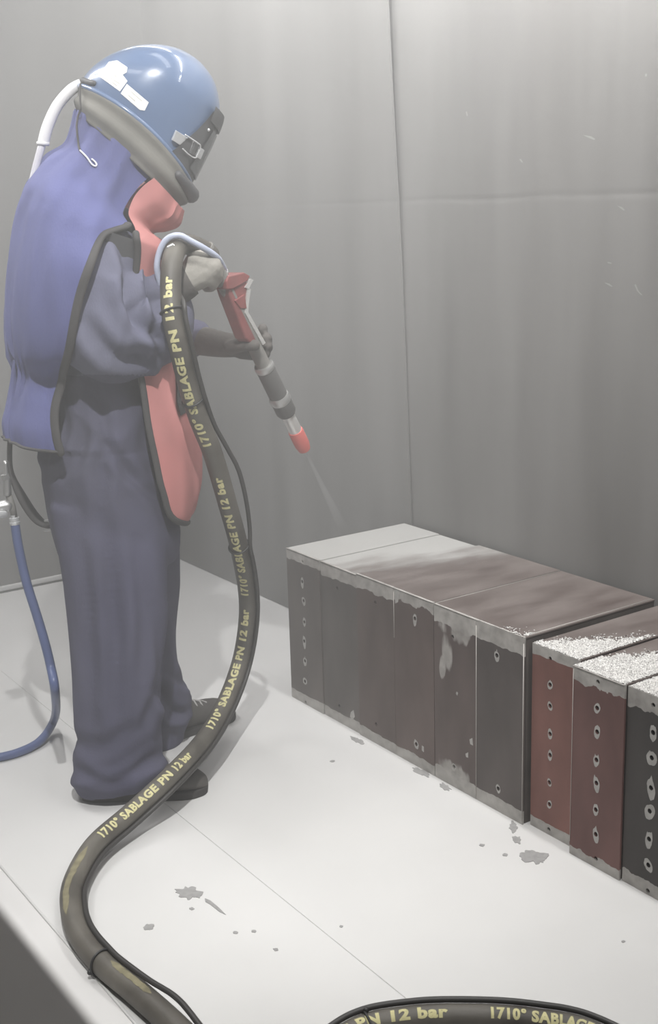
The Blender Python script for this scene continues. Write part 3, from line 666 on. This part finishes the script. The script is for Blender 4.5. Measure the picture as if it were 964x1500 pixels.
# rim bead, rubber skirt, chin lump
rim = np.array(ring(HEL[0], np.linspace(0, 2 * math.pi, 65)[:-1], 0.002))
def loop_tube(P, r, n=10):
    P = np.asarray(P); c = P.mean(0); rows = []
    for i in range(len(P)):
        t = unit(P[(i + 1) % len(P)] - P[i - 1]); o = unit((P[i] - c) - t * ((P[i] - c) @ t)); w = np.cross(t, o)
        rows.append([P[i] + r * (math.cos(a) * o + math.sin(a) * w) for a in (2 * math.pi * k / n for k in range(n))])
    rows.append(rows[0]); return MB().grid(rows, True)
make('rim_bead', loop_tube(rim, 0.006), M['helmet'], person, hel)
SK = secs([(118, 125, 276, 266, .130, 0, .020), (113, 135, 278, 282, .136, 0, .016), (110, 150, 272, 297, .136, 0, .008), (112, 168, 262, 306, .130, 0, 0.0)], 4)
make('skirt', thick([ring(q, list(TH64) + [TH64[0] + 2 * math.pi], 0.004 * math.sin(i)) for i, q in enumerate(SK)], 0.005), M['rubber_grey'], person, hel)
chin = [ring((112, 135, 279, 285, .13, 0, .012), [t], 0.002)[0] for t in np.linspace(-R_(48), R_(48), 25)]
make('chin_guard', MB().tube(chin, [0.009 + 0.010 * math.cos(t * 1.7) for t in np.linspace(-.84, .84, 25)], 12), M['frame'], person, hel)
th_ = bvh(hel); tf_ = bvh(vf)
def surfpoly(tree, poly, out, name, m, parent, n=5):
    """patch lying on a surface: a subdivided polygon of picture points"""
    pts = []
    k = len(poly)
    for i in range(k):
        a, b = np.array(poly[i], float), np.array(poly[(i + 1) % k], float)
        for j in range(n): pts.append(a + (b - a) * j / n)
    c = np.mean(pts, axis=0); rings = []
    for f in (1.0, 0.66, 0.33): rings.append([hit(tree, *(c + (p - c) * f), out) for p in pts])
    ctr = hit(tree, *c, out)
    if ctr is None or any(p is None for r in rings for p in r): return None
    mb = MB().grid(rings, True); o = len(mb.v); mb.v.append(tuple(ctr)); q = len(pts)
    for j in range(q): mb.f.append((2 * q + j, 2 * q + (j + 1) % q, o))
    return make(name, mb, m, person, parent, smooth=True)
s1 = surfpoly(th_, [(144, 111), (151, 103), (160, 91), (172, 89), (187, 99), (186, 106), (180, 110), (187, 119), (176, 134)], 0.0012, 'sticker', M['sticker'], hel)
s2 = surfpoly(th_, [(186, 123), (218, 150), (212, 162), (205, 161), (177, 137)], 0.0012, 'sticker', M['sticker'], hel)
for par, lines in ((s1, [((163, 98), (178, 106)), ((159, 104), (172, 113)), ((155, 110), (176, 123)), ((153, 114), (160, 118)), ((164, 120), (172, 126))]), (s2, [((192, 134), (208, 148)), ((188, 139), (198, 148))])):
    if par is None: continue
    for a, b in lines:
        P = [hit(th_, a[0] + (b[0] - a[0]) * t, a[1] + (b[1] - a[1]) * t, 0.0014) for t in (0, .33, .66, 1)]
        make('print_line', MB().tube(P, 0.0007, 5, False), M['print'], person, par)
# latch
def L3(px, py, out): return hit(th_, px, py, out)
q = [L3(*p, 0.007) for p in ((256, 190), (286, 209), (280, 224), (250, 204))]
latch = make('latch', MB().prism(q, unit(np.cross(q[1] - q[0], q[3] - q[0])), 0.006), M['chrome'], person, hel, smooth=False, bevel=0.001)
q = [L3(*p, 0.011) for p in ((281, 206), (284, 209), (278, 225), (274, 222))]
make('latch_hinge', MB().prism(q, unit(np.cross(q[1] - q[0], q[3] - q[0])), 0.006), M['frame'], person, latch, smooth=False)
q = [L3(*p, 0.009) for p in ((288, 213), (293, 217), (287, 230), (281, 227))]
make('latch_hook', MB().prism(q, unit(np.cross(q[1] - q[0], q[3] - q[0])), 0.010), M['chrome'], person, latch, smooth=False, bevel=0.001)
lo = [L3(*p, 0.012) for p in ((268, 196), (283, 206), (288, 212), (282, 228), (272, 224), (264, 216))]
make('latch_loop', MB().tube(crom(np.array(lo), 4), 0.0018, 8), M['chrome'], person, latch)
for px, py, r in ((240, 221, .0042), (305, 190, .004)):
    c = hit(th_ if px < 290 else tf_, px, py, 0.001); nn = unit(CAM - c)
    make('rivet', MB().ellipsoid(c, np.cross(nn, [0, 0, 1]) * r, unit(np.cross(nn, np.cross(nn, [0, 0, 1]))) * r, nn * r * 0.7, 12, 6), M['chrome'], person, hel)
# breathing tube at the back of the helmet
P, R = chain([(119, 123, .0, .012), (104, 132, .0, .013), (84, 155, .0, .013), (70, 185, .0, .0135), (63, 211, .0, .0135)], 6)
bt = make('breathing_tube', MB().tube(P, R, 14, False), M['tube_white'], person, hel)
P, R = chain([(63, 207, .0, .009), (58, 225, .005, .009), (48, 262, .01, .008), (40, 300, .02, .006), (35, 330, .03, .005), (32, 352, .04, .003)], 6)
make('inner_tube', MB().tube(P, R, 12), M['tube_clear'], person, bt)
P, R = chain([(58, 211, .0, .0145), (70, 214, .0, .0145)], 2)
make('tube_collar', MB().lathe(S(63, 208), S(63, 213), [(0, .0148), (1, .0148)]), M['tube_white'], person, bt)
P, R = chain([(121, 118, .03, .004), (117, 130, .05, .0035), (118, 160, .08, .003)], 6)
cord = list(P) + path_on(tcape, [(116, 172), (114, 195), (118, 222)], 0.004)
make('cord', MB().tube(np.array(cord), 0.0025, 8), M['trim'], person, hel)
P, R = chain([(122, 118, .02, .008), (130, 121, .05, .008), (138, 122, .075, .006)], 4)
make('tube_fitting', MB().tube(P, R, 10), M['frame'], person, hel)

# gloves: palms with five fingers each
def glove(pieces, name, m, vox=0.004):
    g = MB()
    for pc in pieces:
        if pc[0] == 'e': _, c, a, b, d = pc; g.ellipsoid(c, a, b, d)
        else: limb(g, pc[1], 14, 4)
    return make(name, voxel(g, vox, 3), M[m], person, recalc=False)
gr = glove([('t', [(262, 418, .16, .030), (276, 408, .155, .036), (291, 398, .15, .040), (304, 390, .150, .034)]),
            ('t', [(286, 380, .165, .022), (300, 377, .15, .020), (312, 380, .12, .015), (316, 388, .085, .013), (306, 394, .07, .012)]),
            ('t', [(296, 386, .17, .020), (310, 387, .155, .0175), (319, 393, .12, .015), (319, 401, .085, .013), (308, 404, .07, .012)]),
            ('t', [(296, 398, .17, .020), (311, 399, .155, .0175), (318, 405, .12, .015), (316, 412, .085, .013), (306, 414, .07, .012)]),
            ('t', [(292, 408, .17, .018), (305, 410, .155, .0155), (312, 416, .12, .0125), (310, 421, .09, .011), (302, 422, .075, .0105)]),
            ('t', [(280, 384, .155, .017), (292, 372, .13, .016), (304, 371, .105, .0145), (313, 375, .085, .013)])], 'glove', 'glove_pale')
gr['label'] = 'pale grey leather glove'
P, R = chain([(250, 428, .14, .036), (262, 420, .15, .040), (272, 413, .155, .040), (279, 409, .157, .038)], 4)
make('cuff', MB().tube(P, R, 20, False), M['glove_dark'], person, gr)
gl = glove([('t', [(284, 497, -.15, .040), (305, 501, -.12, .037), (328, 505, -.085, .033), (345, 506, -.06, .030)]),
            ('t', [(335, 505, -.07, .028), (352, 506, -.05, .028), (362, 507, -.045, .024)]),
            ('t', [(338, 509, -.04, .019), (350, 506, .005, .018), (362, 505, .035, .0165), (373, 506, .045, .0145)]),
            ('t', [(356, 500, -.06, .017), (372, 497, -.07, .0155), (383, 490, -.045, .0145), (385, 481, -.015, .013)]),
            ('t', [(358, 506, -.06, .017), (376, 505, -.07, .0155), (390, 500, -.04, .0145), (391, 495, -.005, .013)]),
            ('t', [(356, 512, -.06, .017), (376, 513, -.065, .015), (391, 510, -.04, .014), (392, 506, -.005, .0125)]),
            ('t', [(352, 517, -.055, .016), (370, 520, -.06, .014), (386, 521, -.04, .0125), (390, 518, -.012, .0115)])], 'glove', 'glove_dark')
gl['label'] = 'dark leather glove'

# shoes
def shoe(heel, toe, z_shift=0):
    """heel, toe: floor points"""
    heel, toe = np.asarray(heel), np.asarray(toe); f = toe - heel; Ln = np.linalg.norm(f); f = f / Ln; sd = np.cross(f, [0, 0, 1]); K = Ln / 0.30
    up = np.array([0, 0, 1.0])
    prof = [(0.0, .026, .055, .030), (.03, .037, .085, .036), (.08, .041, .098, .040), (.13, .042, .092, .044), (.18, .046, .075, .050), (.23, .050, .066, .054), (.27, .045, .056, .050), (.295, .028, .040, .034), (.303, .012, .03, .014)]
    A = crom(np.array(prof), 3); rows = []
    for x, w, h, _ in A:
        c = heel + f * x * K; row = []
        for t in np.linspace(0, 2 * math.pi, 25)[:-1]:
            y = math.sin(t); zz = 0.012 + (h - 0.012) * (0.5 + 0.5 * y) if True else 0
            wv = w * math.copysign(abs(math.cos(t)) ** 0.7, math.cos(t)) * (1 - 0.25 * max(0, y) ** 2)
            row.append(c + sd * wv + up * zz)
        rows.append(row)
    upm = MB().grid(rows, True, True)
    pl = []; A2 = A
    left = [heel + f * x * K + sd * (w + 0.004) for x, w, h, _ in A2]; right = [heel + f * x * K - sd * (w + 0.004) for x, w, h, _ in A2][::-1]
    so = MB().prism([p + up * 0.010 for p in left + right], up, 0.020)
    return upm, so, heel, f, sd, K
for heel, toe, lace in ((FL(123, 1166), FL(303, 1157), False), (FL(222, 1088), FL(338, 1047), True)):
    u, so, h, f, sd, K = shoe(heel, toe)
    sh = make('shoe', u, M['shoe'], person)
    make('sole', so, M['sole'], person, sh, smooth=False, bevel=0.003)
    for k in range(4):
        c = h + f * (0.125 + 0.022 * k) * K + np.array([0, 0, 0.096 - 0.0085 * k])
        make('lace', MB().tube([c - sd * 0.026 - np.array([0, 0, .012]), c - sd * 0.012, c + sd * 0.012 + f * 0.006, c + sd * 0.026 + f * 0.006 - np.array([0, 0, .012])], 0.0026, 7), M['lace'], person, sh)

# belt gear at the small of the back
P, R = chain([(16, 632, -.02, .013), (14, 665, -.02, .013), (17, 695, -.02, .014), (32, 728, -.02, .023), (52, 758, -.02, .023), (70, 770, .0, .016), (84, 764, .04, .012)], 6)
belt = make('belt_strap', MB().tube(P, R, 12, True, 0.45), M['trim'], person)
for y in (762, 776):
    make('buckle', MB().tube([S(66, y + 1, .012), S(77, y, .03)], 0.003, 8), M['steel'], person, belt)
P, R = chain([(8, 675, .0, .005), (9, 697, .0, .006), (10, 702, .0, .009), (11, 726, .0, .010)], 3)
val = make('air_valve', MB().tube(P, R, 14, False), M['steel'], person)
make('valve_nut', MB().lathe(S(7, 695), S(9, 702), [(0, .011), (1, .011)], 6), M['steel'], person, val, smooth=False)
make('valve_block', MB().tube([S(-8, 745, .0), S(10, 741, .0)], .016, 12, True), M['steel'], person, val)
make('valve_knob', MB().tube([S(-6, 754, .03), S(6, 753, .02)], .009, 10, True), M['chrome'], person, val)
make('valve_stem', MB().tube([S(13, 726, .0), S(18, 742, .0), S(21, 757, .0)], .008, 10, False), M['gun_grey'], person, val)
make('waist_pouch', voxel(MB().ellipsoid(S(70, 645, .05), G * .02, N * .05, np.array([0, 0, .028])), .006, 2), M['trim'], person, recalc=False)

# ------------------------------------------------------------------ blue supply hose
ah = thing('air_hose', 'thin blue air supply hose hanging from the back of the worker to the white floor', 'hose', FL(20, 1104))
P1 = [S(22, 768, .0), S(27, 800, .01), S(38, 850, .03), (S(52, 895, .05)), S(64, 935, .07), S(74, 975, .09), S(81, 1015, .11)]
P2 = [FL(80, 1052, .055), FL(60, 1084, .018), FL(30, 1101, .012), FL(-5, 1110, .012), FL(-60, 1118, .012)]
make('hose', MB().tube(crom(np.array(P1 + P2), 8), 0.0115, 14), M['air_hose'], ah)
make('coupling', MB().lathe(S(20, 754, 0), S(22, 768, 0), [(0, .008), (.3, .008), (.32, .0125), (.7, .0125), (.72, .014), (1, .0125)], 16), M['chrome'], ah, smooth='auto')

# ------------------------------------------------------------------ blast gun
gun = thing('blast_gun', 'red and grey blast gun held over the steel blocks, silver sleeve and red nozzle tip', 'blast gun', S(385, 530, -.03))
GA, GB = S(312, 383, .115), S(447, 660, -.125)
def gp(px, py):
    """point on the gun axis nearest to a picture position"""
    t = ((np.array([px, py]) - proj(GA)) @ (proj(GB) - proj(GA))) / np.sum((proj(GB) - proj(GA)) ** 2)
    best = min(np.linspace(-.1, 1.15, 600), key=lambda u: np.hypot(*(proj(GA + (GB - GA) * u) - (proj(GA) + (proj(GB) - proj(GA)) * t))))
    return GA + (GB - GA) * best
def seg(a, b, prof, name, m, n=24, parent=None): return make(name, MB().lathe(gp(*a), gp(*b), prof, n), M[m], gun, parent, smooth='auto')
seg((300, 362), (386, 540), [(0, .0185), (1, .0185)], 'barrel', 'gun_grey')
cp = seg((385, 540), (414, 598), [(0, .0235), (.04, .0245), (.5, .0245), (1, .0245)], 'coupling', 'gun_collar')
seg((383, 535), (387, 543), [(0, .0235), (.3, .0262), (.8, .0262), (1, .024)], 'ring', 'steel', 24, cp)
seg((405, 580), (410, 590), [(0, .0255), (.3, .0282), (.8, .0282), (1, .0255)], 'ring', 'steel', 24, cp)
seg((409, 588), (419, 607), [(0, .0265), (.8, .0265), (1, .022)], 'collar', 'gun_collar')
c0 = gp(394, 556); c0 = c0 + unit(CAM - c0) * .0248; make('screw', MB().ellipsoid(c0, G * .0028, N * .0028, (0, 0, .0028), 10, 6), M['chrome'], gun, cp)
seg((416, 603), (431, 634), [(0, .0175), (1, .0175)], 'nozzle_sleeve', 'silver')
seg((430, 632), (444, 661), [(0, .0195), (.05, .0205), (.7, .0205), (.95, .0165), (1, .012)], 'nozzle_tip', 'tip_red')
# handle casting: wedge plate on the camera side of the barrel plus control head
def gplane(px, py, k=0.0):
    """picture point on the vertical plane that holds the gun axis, moved k towards the camera"""
    nn = unit(np.cross(GB - GA, [0, 0, 1.0])); nn = nn if nn @ (CAM - GA) > 0 else -nn
    return onplane(px, py, GA + nn * k, nn), nn
nn = gplane(350, 450)[1]
pl = [gplane(*p)[0] for p in ((320, 408), (326, 404), (345, 402), (355, 416), (349, 455), (359, 475), (373, 505), (366, 508), (352, 496), (342, 470), (328, 434))]
hb = make('handle', MB().prism(pl, nn, 0.036), M['gun_red'], gun, smooth=False, bevel=0.004)
pl = [gplane(*p)[0] for p in ((321, 412), (324, 404), (347, 399), (356, 404), (352, 412), (330, 424), (322, 424))]
hd = make('control_head', MB().prism(pl, nn, 0.046), M['gun_red'], gun, smooth=False, bevel=0.003)
pl = [gplane(*p)[0] for p in ((334, 440), (349, 430), (352, 452), (343, 452))]
make('handle_rib', MB().prism(pl, nn, 0.042), M['gun_red'], gun, hb, smooth=False, bevel=0.002)
lv = [gplane(*p)[0] for p in ((353, 422), (358, 423), (355, 445), (354.5, 457), (380, 502), (376, 505), (349.5, 458))]
lev = make('trigger_lever', MB().prism(lv, nn, 0.040), M['silver'], gun, smooth=False)
pl = [gplane(*p)[0] for p in ((349, 421), (357, 408), (361, 410), (354, 423))]
make('lever_pad', MB().prism(pl, nn, 0.044), M['silver'], gun, lev, smooth=False)
P = [gplane(331, 403)[0], gplane(329, 395)[0]]
make('hose_fitting', MB().tube(P, 0.0075, 10, False), M['chrome'], gun, hd)

# ------------------------------------------------------------------ blast hose
bh = thing('blast_hose', 'thick black blast hose with yellow lettering, running from the hands down over the floor', 'hose', FL(104, 1330))
HR = 0.0238
HP = [gp(306, 374), S(296, 366, .13), S(276, 358, .16), S(260, 362, .185), S(252, 385, .22), S(250, 425, .25), S(253, 465, .275), S(263, 510, .275), S(275, 560, .245), S(292, 615, .205), S(312, 665, .165), S(334, 740, .105), S(350, 800, .035), FL(361, 860, .445), FL(362, 910, .335),
      FL(352, 970, .215), FL(330, 1030, .14), FL(298, 1085, .11), FL(247, 1140, .10), FL(193, 1190, .06)]
HP += [FL(x, y, z) for x, y, z in ((139, 1238, .04), (109, 1290, .0245), (105, 1330, .0242), (117, 1370, .0242), (150, 1411, .0242), (199, 1452, .0242), (258, 1505, .0242), (330, 1580, .0242), (430, 1680, .0242), (610, 1800, .0242),
      (850, 1820, .0242), (1010, 1700, .0242), (985, 1590, .0242), (870, 1517, .03), (780, 1497, .04), (690, 1491, .045), (600, 1494, .04), (520, 1512, .03), (455, 1570, .0245), (440, 1640, .0242), (520, 1720, .0242), (640, 1730, .0242))]
HC = crom(np.array(HP), 24)
dl = np.r_[0, np.cumsum(np.linalg.norm(np.diff(HC, axis=0), axis=1))]
HN = int(dl[-1] / 0.006); ss = np.linspace(0, dl[-1], HN)
HC = np.array([np.interp(ss, dl, HC[:, k]) for k in range(3)]).T; HS = ss
HT = np.array([unit(t) for t in np.gradient(HC, axis=0)])
make('hose', MB().tube(HC, HR, 22), M['hose'], bh)
HPX = np.array([proj(p) for p in HC])
def s_at(px, py, lo=0, hi=1e9):
    d = np.hypot(HPX[:, 0] - px, HPX[:, 1] - py); d[(HS < lo) | (HS > hi)] = 1e9; return HS[int(np.argmin(d))]
S_FLOOR = HS[int(np.argmin(np.linalg.norm(HC - HP[26], axis=1)))]
def hframe(s):
    i = min(max(int(s / HS[-1] * (HN - 1)), 0), HN - 2); t = s / HS[1] - i
    c = HC[i] + (HC[i + 1] - HC[i]) * t; T = unit(HT[i] + (HT[i + 1] - HT[i]) * t)
    V = CAM - c; V = unit(V - T * (V @ T)); return c, T, V
def hsurf(s, phi, r):
    """reading direction runs back towards the hands; phi counts up from the camera-facing line"""
    c, T, V = hframe(s); U = np.cross(V, -T)
    return c + r * (math.cos(phi) * V + math.sin(phi) * U)
def hose_text(txt, a, b, phi0=0.30, hgt=0.0185, lo=0, hi=1e9):
    sa, sb = s_at(*a, lo, hi), s_at(*b, lo, hi)
    cu = bpy.data.curves.new('t', 'FONT'); cu.body = txt; cu.size = 1.0; cu.offset = 0.05; cu.resolution_u = 3; cu.space_character = 1.12
    ob = bpy.data.objects.new('t', cu); COL.objects.link(ob)
    dg = bpy.context.evaluated_depsgraph_get(); me = bpy.data.meshes.new_from_object(ob.evaluated_get(dg))
    bpy.data.objects.remove(ob); bpy.data.curves.remove(cu)
    bm = bmesh.new(); bm.from_mesh(me); bmesh.ops.triangulate(bm, faces=bm.faces)
    for it in range(3):
        ed = [e for e in bm.edges if e.calc_length() > 0.24]
        if not ed: break
        bmesh.ops.subdivide_edges(bm, edges=ed, cuts=1); bmesh.ops.triangulate(bm, faces=[f for f in bm.faces if len(f.verts) > 3])
    xs = [v.co.x for v in bm.verts]; x0, x1 = min(xs), max(xs); y1 = 0.70
    for v in bm.verts:
        u = (v.co.x - x0) / (x1 - x0); s = sa + (sb - sa) * u; ph = phi0 + (v.co.y / y1 - 0.5) * hgt / HR
        v.co = Vector(hsurf(s, ph, HR + 0.0006))
    bm.to_mesh(me); bm.free()
    return make('lettering', me, M['hose_text'], bh, smooth=False, recalc=False)
FULL = '1710\u00b0 SABLAGE PN 12 bar'
hose_text(FULL, (300, 648), (249, 412))
hose_text(FULL, (362, 862), (324, 690))
hose_text(FULL, (302, 1076), (364, 884))
hose_text(FULL, (142, 1230), (270, 1112), hi=S_FLOOR)
hose_text('SABLAGE PN 12 bar', (440, 1600), (655, 1494), 0.45, lo=S_FLOOR + 1.0)
hose_text('1710\u00b0 SABLAGE', (716, 1490), (870, 1517), 0.45, lo=S_FLOOR + 1.0)
def worn(a, b, ph0, ph1):
    sa, sb = s_at(*a, 0, S_FLOOR + .5), s_at(*b, 0, S_FLOOR + .5); n = 26; rows = []
    for i in range(n):
        s = sa + (sb - sa) * i / (n - 1); j = 0.12 * noise.noise(Vector((i * .7, 0, 1))) * (1 if 0 < i < n - 1 else 0)
        w = min(1, i / 3, (n - 1 - i) / 3) * .9 + .1; mid = (ph0 + ph1) / 2
        rows.append([hsurf(s, mid + (ph - mid) * w + j, HR + 0.0005) for ph in np.linspace(ph0, ph1, 7)])
    make('worn_print', MB().grid(rows), M['hose_worn'], bh)
worn((128, 1252), (108, 1350), 0.15, 0.75)
worn((165, 1422), (225, 1470), -0.9, -0.35)
# twin control line tied to the hose
CL = []
def cl(px, py, off): CL.append(S(px, py, off))
cl2 = [gplane(329, 396)[0], S(319, 378, .155), S(301, 365, .19), S(281, 354, .205), S(262, 345, .21), S(244, 351, .205), S(233, 371, .20), S(230, 394, .20), S(235, 416, .195)]
make('control_line', MB().tube(crom(np.array(cl2), 8), 0.0072, 12), M['line_blue'], bh)['label'] = 'pale blue control line'
make('hose_coupling', MB().tube([S(236, 378, .175), S(248, 366, .18), S(258, 359, .185)], [0.017, 0.019, 0.017], 14, False), M['gun_red'], bh)
make('coupling_clip', MB().tube([S(246, 362, .215), S(253, 358, .215), S(257, 362, .215)], 0.003, 8), M['chrome'], bh)
make('line_end', MB().tube([S(257, 418, .235), S(262, 425, .235), S(263, 438, .235)], 0.0055, 10), M['tube_white'], bh)
def along(s, ph, r): return hsurf(s, ph, r)
tie1, tie2, tie3 = s_at(262, 455), s_at(288, 583), s_at(352, 800)
l3 = [S(263, 432, .235)] + [along(s, -1.15, HR + .007) for s in np.linspace(tie1 - .01, tie2, 10)]
l3 += [S(314, 622, .185), S(332, 655, .155), S(350, 690, .125), S(361, 735, .09), S(366, 775, .055)]
s_f = s_at(150, 1411, S_FLOOR - .3, S_FLOOR + .6)
for s in np.linspace(tie3, s_f, 34): l3.append(along(s, -1.2, HR + .006))
s_e = s_at(258, 1505, S_FLOOR - .3, S_FLOOR + .9)
for s in np.linspace(s_f, HS[-1] - .2, 80)[1:]:
    k = sstep(s_e + .10, s_e + .60, s)
    l3.append(along(s, -1.15 + 2.6 * k, HR + .006 + .010 * math.exp(-((s - s_e + .03) / .07) ** 2)))
l3p = crom(np.array([l3[0]] + l3[1:]), 4)
l3p[:, 2] = np.maximum(l3p[:, 2], 0.006)
make('control_line', MB().tube(l3p, 0.0056, 10), M['line'], bh)
s_arch = s_at(540, 1503, S_FLOOR + 1.0)
for s in (tie1, tie2, tie3, s_f, s_arch):
    ringp = [hsurf(s + (0.004 * math.sin(a)), a, HR + 0.0022) for a in np.linspace(0, 2 * math.pi, 29)[:-1]]
    o = make('cable_tie', loop_tube(ringp, 0.0026, 6), M['tie'], bh)
    hd_ = hsurf(s, -1.6 if s < s_f else 1.3, HR + .0045)
    make('tie_head', MB().ellipsoid(hd_, G * .0055, N * .0055, (0, 0, .0055), 8, 6), M['tie'], bh, o)

# ------------------------------------------------------------------ spray of abrasive and the dust in the air
def volume_material(name, dens, col, cloud=None, fade=None):
    m = bpy.data.materials.new(name); m.use_nodes = True; nt = m.node_tree; nt.nodes.clear()
    out = nt.nodes.new('ShaderNodeOutputMaterial'); v = nt.nodes.new('ShaderNodeVolumeScatter')
    v.inputs['Color'].default_value = (*col, 1); v.inputs['Density'].default_value = dens; v.inputs['Anisotropy'].default_value = 0.0
    if cloud:        # density falls off with distance along the row and rises a little with height
        far, s0, s1, z0, z1, zk = cloud
        g = nt.nodes.new('ShaderNodeNewGeometry'); sub = nt.nodes.new('ShaderNodeVectorMath'); sub.operation = 'DOT_PRODUCT'; sub.inputs[1].default_value = Vector(D1)
        nt.links.new(g.outputs['Position'], sub.inputs[0])
        r = nt.nodes.new('ShaderNodeMapRange'); r.interpolation_type = 'SMOOTHSTEP'
        o = float(B0 @ D1); r.inputs[1].default_value = s0 + o; r.inputs[2].default_value = s1 + o; r.inputs[3].default_value = dens; r.inputs[4].default_value = far
        nt.links.new(sub.outputs['Value'], r.inputs[0])
        x = nt.nodes.new('ShaderNodeSeparateXYZ'); nt.links.new(g.outputs['Position'], x.inputs[0])
        r2 = nt.nodes.new('ShaderNodeMapRange'); r2.inputs[1].default_value = z0; r2.inputs[2].default_value = z1; r2.inputs[3].default_value = 1.0; r2.inputs[4].default_value = zk
        nt.links.new(x.outputs['Z'], r2.inputs[0])
        mm = nt.nodes.new('ShaderNodeMath'); mm.operation = 'MULTIPLY'; nt.links.new(r.outputs[0], mm.inputs[0]); nt.links.new(r2.outputs[0], mm.inputs[1])
        nt.links.new(mm.outputs[0], v.inputs['Density'])
    if fade:         # thins out along a direction
        ax, a0, a1 = fade
        g = nt.nodes.new('ShaderNodeNewGeometry'); sub = nt.nodes.new('ShaderNodeVectorMath'); sub.operation = 'DOT_PRODUCT'; sub.inputs[1].default_value = Vector(ax)
        nt.links.new(g.outputs['Position'], sub.inputs[0])
        r = nt.nodes.new('ShaderNodeMapRange'); r.interpolation_type = 'SMOOTHSTEP'; r.inputs[1].default_value = a0; r.inputs[2].default_value = a1; r.inputs[3].default_value = dens; r.inputs[4].default_value = 0.0
        nt.links.new(sub.outputs['Value'], r.inputs[0]); nt.links.new(r.outputs[0], v.inputs['Density'])
    nt.links.new(v.outputs[0], out.inputs['Volume']); return m
J0 = gp(446, 664); JD = unit(GB - GA); J1 = J0 + JD * 0.34
jet = make('spray_jet', MB().lathe(J0, J1, [(0, .0035), (.3, .0065), (.7, .012), (1, .018)], 20), volume_material('spray', 17.0, (0.95, 0.95, 0.93), fade=(JD, float(J0 @ JD), float(J1 @ JD))))
jet['kind'] = 'stuff'; jet['label'] = 'pale jet of abrasive leaving the red nozzle tip'; jet['category'] = 'spray'
hz = make('haze', MB().box(BX(LEFT_S - 0.3, FRONT_D - 0.6, -0.2), D1 * (RIGHT_S - LEFT_S + 0.6), D2 * (WALL_D - FRONT_D + 1.0), (0, 0, CEIL_Z + 0.4)), volume_material('dust_haze', 0.24, (0.97, 0.97, 0.96), (0.024, 0.0, 1.6, 0.6, 2.0, 1.35)), smooth=False)
hz['kind'] = 'stuff'; hz['label'] = 'pale grey dust haze filling the whole blasting room'; hz['category'] = 'haze'
